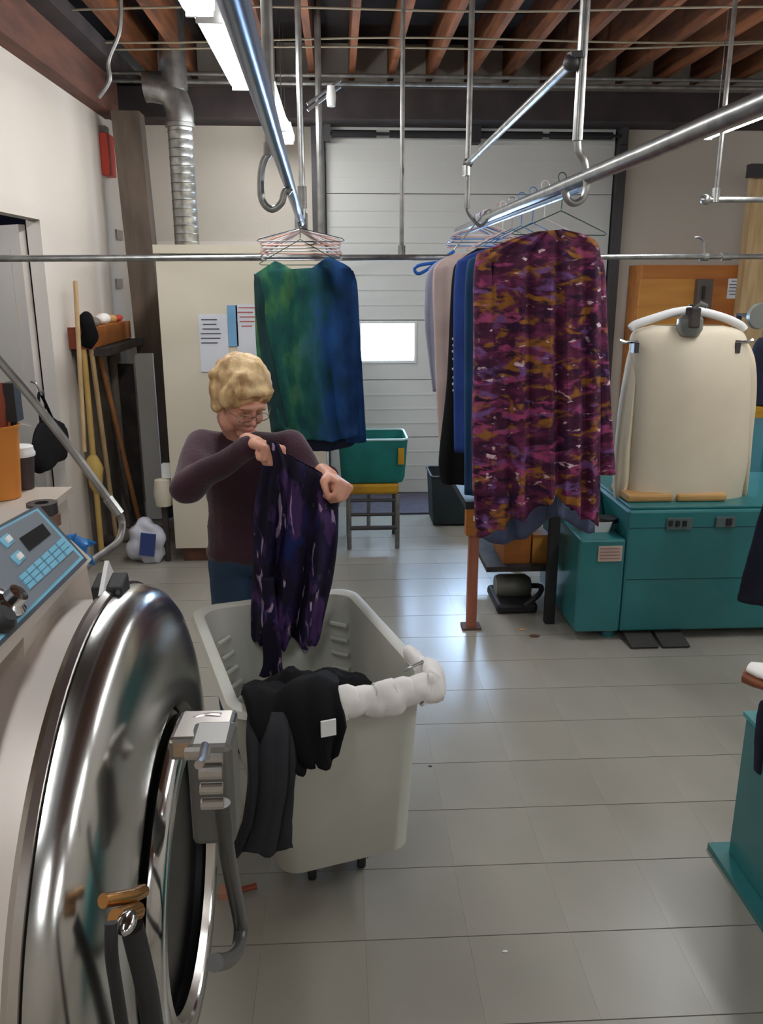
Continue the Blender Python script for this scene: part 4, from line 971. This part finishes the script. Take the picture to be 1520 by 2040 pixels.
obj('rim', tub([(.235,.208,.05,.757),(.238,.211,.05,.766),(.235,.208,.05,.775),(.222,.195,.045,.775),(.219,.192,.045,.766),(.222,.195,.045,.757)], cpt2).copy() if 0 else tube(B(), [cpt2(u,v,.766) for u,v in rrect(.229,.202,.05)], .008, 8, closed=True), mat('pale_teal_rim',(176,214,214),.5), th_, smooth=True)
obj('tag', bx((chx+.165,5.388,.60),(chx+.205,5.396,.71)), yellowc, th_)
# dark bin
a = P(860,940,Y=6.0); b_ = P(925,1015,Y=6.0)
db = thing('dark_bin', 'black-green bin on the floor mat below the pale blouses', 'bin', ((a.x+b_.x)/2,6.1,.014))
obj('body', tub([(.16,.16,.02,.016),(.18,.18,.03,.38),(.17,.17,.03,.38),(.15,.15,.02,.03)], lambda u,v,z: V((.86+u,6.1+v,z))), olivem, db, smooth=False)
obj('rim', tube(B(), [V((.86+u,6.1+v,.385)) for u,v in rrect(.18,.18,.03)], .009, 8, closed=True), blackm, db)
# ------------------------------------------------------------------ work table with orange-brown leg behind the tunic
px_, py_ = .69, 4.06
wt = thing('work_table', 'dark topped work table with an orange-brown wooden front leg behind the tunic', 'table', (1.0,4.5,0))
obj('leg', bx((px_-.025,py_-.025,.012),(px_+.025,py_+.025,.64)), copper, wt, label='orange-brown wooden leg')
obj('foot_plate', bx((px_-.05,py_-.045,0),(px_+.05,py_+.045,.012)), mat('rusty_plate',(96,66,56),.7), wt)
obj('leg_block', bx((px_-.045,py_-.03,.52),(px_+.05,py_+.03,.66)), orangew, wt)
obj('tape', bx((px_-.01,py_-.034,.60),(px_+.052,py_-.0305,.625)), whitec, wt, label='white tape on the leg block')
obj('tape', bx((px_+.01,py_-.034,.545),(px_+.052,py_-.0305,.585)), whitec, wt)
obj('top', bx((px_-.05,py_-.03,.66),(1.16,5.0,.70)), blackm, wt)
for (x,y) in ((1.12,4.95),(1.12,4.10)): obj('leg', bx((x-.025,y-.025,0),(x+.025,y+.025,.66)), blackm, wt)
obj('shelf', bx((.80,4.25,.24),(1.16,4.97,.27)), rubm, wt)
ob = thing('orange_box', 'orange cardboard box on the table shelf left of the teal press', 'box', (1.05,4.4,.27))
obj('body', bx((.90,4.3,.271),(1.05,4.6,.47)), orangew, ob); obj('lid', bx((.895,4.295,.471),(1.055,4.605,.49)), mat('pale_orange_lid',(220,150,84),.6), ob)
ob = thing('orange_box', 'smaller brown box beside the orange box on the table shelf', 'box', (1.2,4.4,.27))
obj('body', bx((1.06,4.3,.271),(1.15,4.5,.43)), honeyw, ob); obj('flap', bx((1.06,4.29,.431),(1.15,4.4,.436)), orangew, ob)
ba = thing('steam_motor', 'dark cast motor unit with a rounded base on the floor under the table', 'motor', (1.02,4.35,0))
obj('base', bx((.86,4.22,.0),(1.09,4.55,.06)), blackm, ba, bev=.02)
b = B(); lathe(b, [(.001,0),(.06,.0),(.07,.02),(.07,.17),(.05,.2),(.001,.2)], (.88,4.4,.1), 'x', 20); obj('housing', b, mat('grey_motor',(120,120,112),.5,.3), ba, smooth=True)
obj('mount', bx((.92,4.36,.06),(1.07,4.44,.12)), rubm, ba); obj('pipe', tb(smooth_pts([(1.08,4.4,.1),(1.12,4.3,.13),(1.08,4.2,.12),(1.0,4.17,.07)]), .015, 8), blackm, ba, smooth=True)

# ------------------------------------------------------------------ teal form press
fp = thing('form_press', 'teal garment form finisher with a cream dress form standing behind the patterned tunic', 'press machine', (1.85,4.2,0))
X0, X1, YA, YB = 1.185, 2.75, 3.85, 4.6
obj('cabinet', prism([(X0+.235,.05),(X1,.05),(X1,.675),(X1,.69),(X0+.235,.69)],'y',YA,YB), teal, fp, bev=.012)
obj('side_cabinet', prism([(YA,.05),(YB,.05),(YB,.69),(4.30,.69),(4.18,.545),(YA,.545)],'x',X0,X0+.233), teal, fp, bev=.012)
obj('top_plate', bx((X0+.25,YA+.02,.691),(X1,YB,.705)), teal, fp, bev=.004)
for y_ in (.60,.33): obj('seam', bx((X0+.245,YA-.0015,y_),(X1,YA+.001,y_+.004)), mat('deep_teal',(16,70,76),.5), fp)
def fpx(name, x0,y0_,x1,y1_, m, Y=YA, t=.006, lab=None, par=fp):
    a = P(x0,y1_,Y=Y); b2 = P(x1,y0_,Y=Y); return obj(name, bx((a.x,Y-t,a.z),(b2.x,Y-.0005,b2.z)), m, par, label=lab)
wl_ = fpx('warning_label',1190,1087,1240,1118, mat('pinkish_label',(196,172,158),.6), lab='pinkish label with printed lines')
for k in range(4): fpx('label_line',1195,1092+k*6.5,1235,1094.5+k*6.5, mat('label_print',(150,110,104),.7), Y=YA-.0065, t=.001, par=wl_)
sw1 = fpx('switch_box',1326,1031,1378,1054, mat('plate_grey',(92,108,108),.5), t=.012); sw2 = fpx('switch_box',1424,1029,1464,1049, mat('plate_grey',(92,108,108),.5), t=.012)
for x in (1336,1350,1364): fpx('switch_button',x-4,1037,x+4,1048, blackm, Y=YA-.0125, t=.008, par=sw1)
fpx('switch_button',1446,1033,1458,1046, blackm, Y=YA-.0125, t=.008, par=sw2)
obj('foot', la([(.03,0),(.04,0),(.035,.05),(.03,.05)],(X0+.2,YA+.08,0),'z',14), teal, fp)
for x in (X0+.12, X1-.1): obj('foot', la([(.03,0),(.04,0),(.035,.05),(.03,.05)],(x,YB-.1,0),'z',14), blackm, fp)
obj('foot', la([(.03,0),(.04,0),(.035,.05),(.03,.05)],(X1-.1,YA+.1,0),'z',14), blackm, fp)
for x in (1281,1343):
    q = P(x,1290,Y=YA-.08); obj('foot_pedal', prism([(YA-.11,.012),(YA-.10,.001),(YA+.02,.02),(YA+.06,.045),(YA+.02,.038)],'x',q.x-.07,q.x+.07), mat('pedal_grey',(60,58,56),.6), fp)
for (x0,x1) in ((1242,1334),(1340,1440)):
    a = P(x0,1008,Y=4.0); b2 = P(x1,989,Y=4.0); obj('hem_pad', bx((a.x,3.95,.706),(b2.x,4.22,.745)), tanpad, fp, bev=.012)
obj('control_wheel', la([(.001,-.02),(.03,-.02),(.05,-.01),(.05,.012),(.001,.015)], (X0+.19,4.02,.60),'z',16), blackm, fp, smooth=True)
obj('white_tray', tub([(.07,.05,.02,.546),(.08,.06,.02,.60),(.074,.054,.02,.60),(.066,.046,.02,.555)], lambda u,v,z: V((X0+.12+u, 4.02+v, z))), whitep, fp)
YD = 4.10
df = garment('dress_form', rows_px(YD,[(1300,648,1440,648,.05),(1262,662,1478,662,.09),(1256,700,1486,700,.12),(1256,760,1490,760,.13),(1254,840,1488,840,.13),(1250,920,1484,920,.13),(1246,975,1474,975,.13),(1242,992,1442+32,992,.12)],0), bagc, fp, folds=1.4, amp=.006, seed=2, NR=50, NC=90, label='cream fabric covered torso form')
for s_,rw in ((-1,[(1262,672,1274,672,.02),(1250,720,1270,720,.05),(1236,800,1262,800,.055),(1226,890,1256,890,.05),(1222,960,1252,960,.05),(1226,1004,1240,1004,.03)]),(1,[(1470,675,1484,675,.02),(1474,720,1500,712,.05),(1480,780,1504,780,.05),(1478,870,1496,870,.05),(1474,950,1488,950,.05),(1474,1000,1482,1000,.03)])):
    garment('form_sleeve', rows_px(YD+.01,rw,0), bagc, fp, folds=1, amp=.008, seed=3+s_, NR=26, NC=28)
sb = [P(x,y,Y=YD-.02) for x,y in ((1256,655),(1268,646),(1310,632),(1345,622),(1378,619),(1410,624),(1450,636),(1474,648),(1482,657))]
obj('shoulder_bar', tb(smooth_pts(sb), [(.022)]*9*6+[.022] if 0 else .021, 12), whitep, fp, smooth=True)
q = P(1374,648,Y=YD-.09)
obj('neck_clamp', la([(.001,-.05),(.045,-.05),(.062,-.02),(.06,.03),(.04,.05),(.001,.05)], q, 'z', 20), mat('clamp_grey',(142,144,138),.35,.5), fp, smooth=True)
obj('clamp_jaw', bx((q.x-.03,q.y-.075,q.z-.01),(q.x+.02,q.y-.0,q.z+.085)), rubm, fp, bev=.008)
obj('clamp_lever', tb([q+V((-.02,-.04,.07)),q+V((.02,-.05,.105)),q+V((.055,-.04,.09))], .012, 8), galv, fp, smooth=True)
for x,y,sx in ((1250,682,-1),(1484,682,1)):
    c = P(x,y,Y=YD-.08); obj('side_clip', tb([c+V((-sx*.05,0,.005)),c+V((sx*.01,0,0)),c+V((sx*.04,0,.01))], .008, 8), chrome, fp, smooth=True); obj('clip_body', bx((c.x-sx*.04-.012,c.y-.02,c.z-.05),(c.x-sx*.04+.012,c.y+.02,c.z)), steeld, fp)
obj('post', tb([(P(1372,700,Y=4.4).x,4.4,.70),(P(1372,700,Y=4.4).x,4.4,1.66)], .022, 12), steeld, fp, smooth=True)
# second teal press, far right
rp2 = thing('tall_press', 'tall teal press column at the right edge behind the form press', 'press machine', (2.45,5.0,0))
qx = P(1504,900,Y=5.0).x
obj('column', bx((qx,4.9,0),(qx+.5,5.3,.98)), teal, rp2, bev=.012)
obj('table', bx((qx-.10,4.86,.98),(qx+.5,5.4,1.02)), yellowc, rp2, label='yellow edged table plate')
q = P(1512,630,Y=4.8); obj('gauge', la([(.001,-.03),(.07,-.03),(.075,0),(.06,.02),(.001,.02)], q, 'y', 24), mat('clamp_grey',(142,144,138),.35,.5), rp2, smooth=True)
obj('gauge_arm', tb([q+V((0,.02,0)),(q.x,5.05,q.z),(q.x,5.05,1.0)],.02,8), steeld, rp2)
c = P(1510,840,Y=5.05)
o = garment('dark_blue_jacket', [(V((c.x-.03,5.1,1.44)),V((c.x+.2,5.1,1.44)),.03),(V((c.x-.06,5.1,1.38)),V((c.x+.3,5.1,1.38)),.06),(V((c.x-.07,5.1,1.2)),V((c.x+.3,5.1,1.2)),.07),(V((c.x-.07,5.1,1.03)),V((c.x+.3,5.1,1.03)),.07)], navyc, None, folds=3, amp=.01, seed=1, label='dark blue jacket lying upright on the yellow edged table plate at the right edge', cat='jacket')
# navy garment at right edge
nx = P(1500,1150,Y=3.2).x
o = garment('navy_trousers', [(V((nx+.03,3.2,1.02)),V((nx+.3,3.2,1.02)),.02),(V((nx+.0,3.2,.85)),V((nx+.32,3.2,.85)),.05),(V((nx-.035,3.2,.60)),V((nx+.34,3.2,.60)),.06),(V((nx-.05,3.2,.47)),V((nx+.34,3.2,.47)),.06)], mat('night_navy',(20,24,46),.95,c2=(14,16,34)), None, folds=3, amp=.02, seed=3, label='night navy garment hanging in at the right edge before the teal press', cat='clothing')
hr = thing('clothes_rack', 'chrome garment rack at the right edge carrying the night navy garment', 'rack', (nx+.2,3.2,0))
obj('bar', tb([(nx+.10,3.2,1.03),(nx+1.0,3.2,1.03)], .012, 8), chrome, hr); obj('post', tb([(nx+.7,3.2,0),(nx+.7,3.2,1.03)], .014, 8), chrome, hr); obj('base', bx((nx+.5,3.0,0),(nx+.9,3.4,.02)), steeld, hr)
# ------------------------------------------------------------------ near teal press pedestal
np_ = thing('utility_press', 'teal press pedestal at the lower right edge with a padded wooden board above it', 'press machine', (1.5,1.9,0))
obj('pedestal', bx((1.225,1.35,.02),(1.85,2.20,.50)), teal, np_, bev=.008)
obj('base_flange', bx((1.18,1.30,0),(1.88,2.245,.022)), teal, np_)
obj('top_flange', bx((1.222,1.34,.501),(1.86,2.21,.515)), mat('light_teal',(66,150,150),.4), np_)
qb = P(1484,1345,Y=2.2)
obj('neck', tb([(1.55,1.95,.515),(1.55,1.95,qb.z-.02)], .05, 14), steeld, np_, smooth=True)
bk = B()
pts = [V((qb.x+.0,2.2,qb.z)),V((qb.x+.02,2.18,qb.z)),V((qb.x+.15,2.1,qb.z)),V((qb.x+.7,1.7,qb.z))]
obj('board', tb(pts,[(.022,.03),(.022,.045),(.022,.09),(.022,.13)],18,flat=(0,0,1)), mat('chestnut_board',(160,90,46),.5,c2=(120,64,34)), np_, smooth=True)
pts2 = [p+V((.01,0,.026)) for p in pts]
obj('pad', tb(pts2,[(.014,.028),(.016,.045),(.018,.092),(.018,.132)],18,flat=(0,0,1)), whitec, np_, smooth=True)
gx = P(1500,1500,Y=2.12).x
o = garment('dark_cardigan', [(V((gx+.01,2.10,qb.z-.04)),V((gx+.2,2.0,qb.z-.04)),.02),(V((gx-.01,2.1,.60)),V((gx+.22,2.0,.60)),.03),(V((gx-.012,2.1,.50)),V((gx+.22,2.0,.50)),.035),(V((gx+.0,2.1,.38)),V((gx+.22,2.0,.38)),.035)], mat('night_navy',(20,24,46),.95), None, folds=4, amp=.012, seed=6, label='dark cardigan draped over the padded board at the lower right edge', cat='clothing')
o.location.x += 0
# floor scraps
for k,(x,y,s_) in enumerate(((1065,1268,.02),(1040,1255,.014),(1006,1896,.006),(857,1527,.006))):
    c = P(x,y,z=0); b = B(); ball(b, c+V((0,0,s_*.25)), (s_*1.4,s_*.7,s_*.3), u=10, v=6)
    for v in b.verts: v.co.z = max(v.co.z,.0005)
    obj('floor_scrap', b, [rustw,tanpad,whitep,rubm][k], label=['brown scrap on the floor right of the orange-brown leg','small tan scrap on the floor near the orange-brown leg','tiny white fleck on the open floor in the foreground','dark speck on a tile joint right of the cart'][k], cat='scrap', smooth=True)
sc_ = P(470,1782,z=0)
t = thing('red_tool','small red and tan scraper on the floor behind the washer handle','tool',sc_)
obj('blade', bx((sc_.x-.05,sc_.y-.02,0),(sc_.x+.0,sc_.y+.02,.02)), mat('peach_block',(200,140,110),.6), t); obj('grip', tb([(sc_.x,sc_.y,.012),(sc_.x+.06,sc_.y+.02,.012)],.009,8), mat('dull_red',(150,66,44),.5), t)
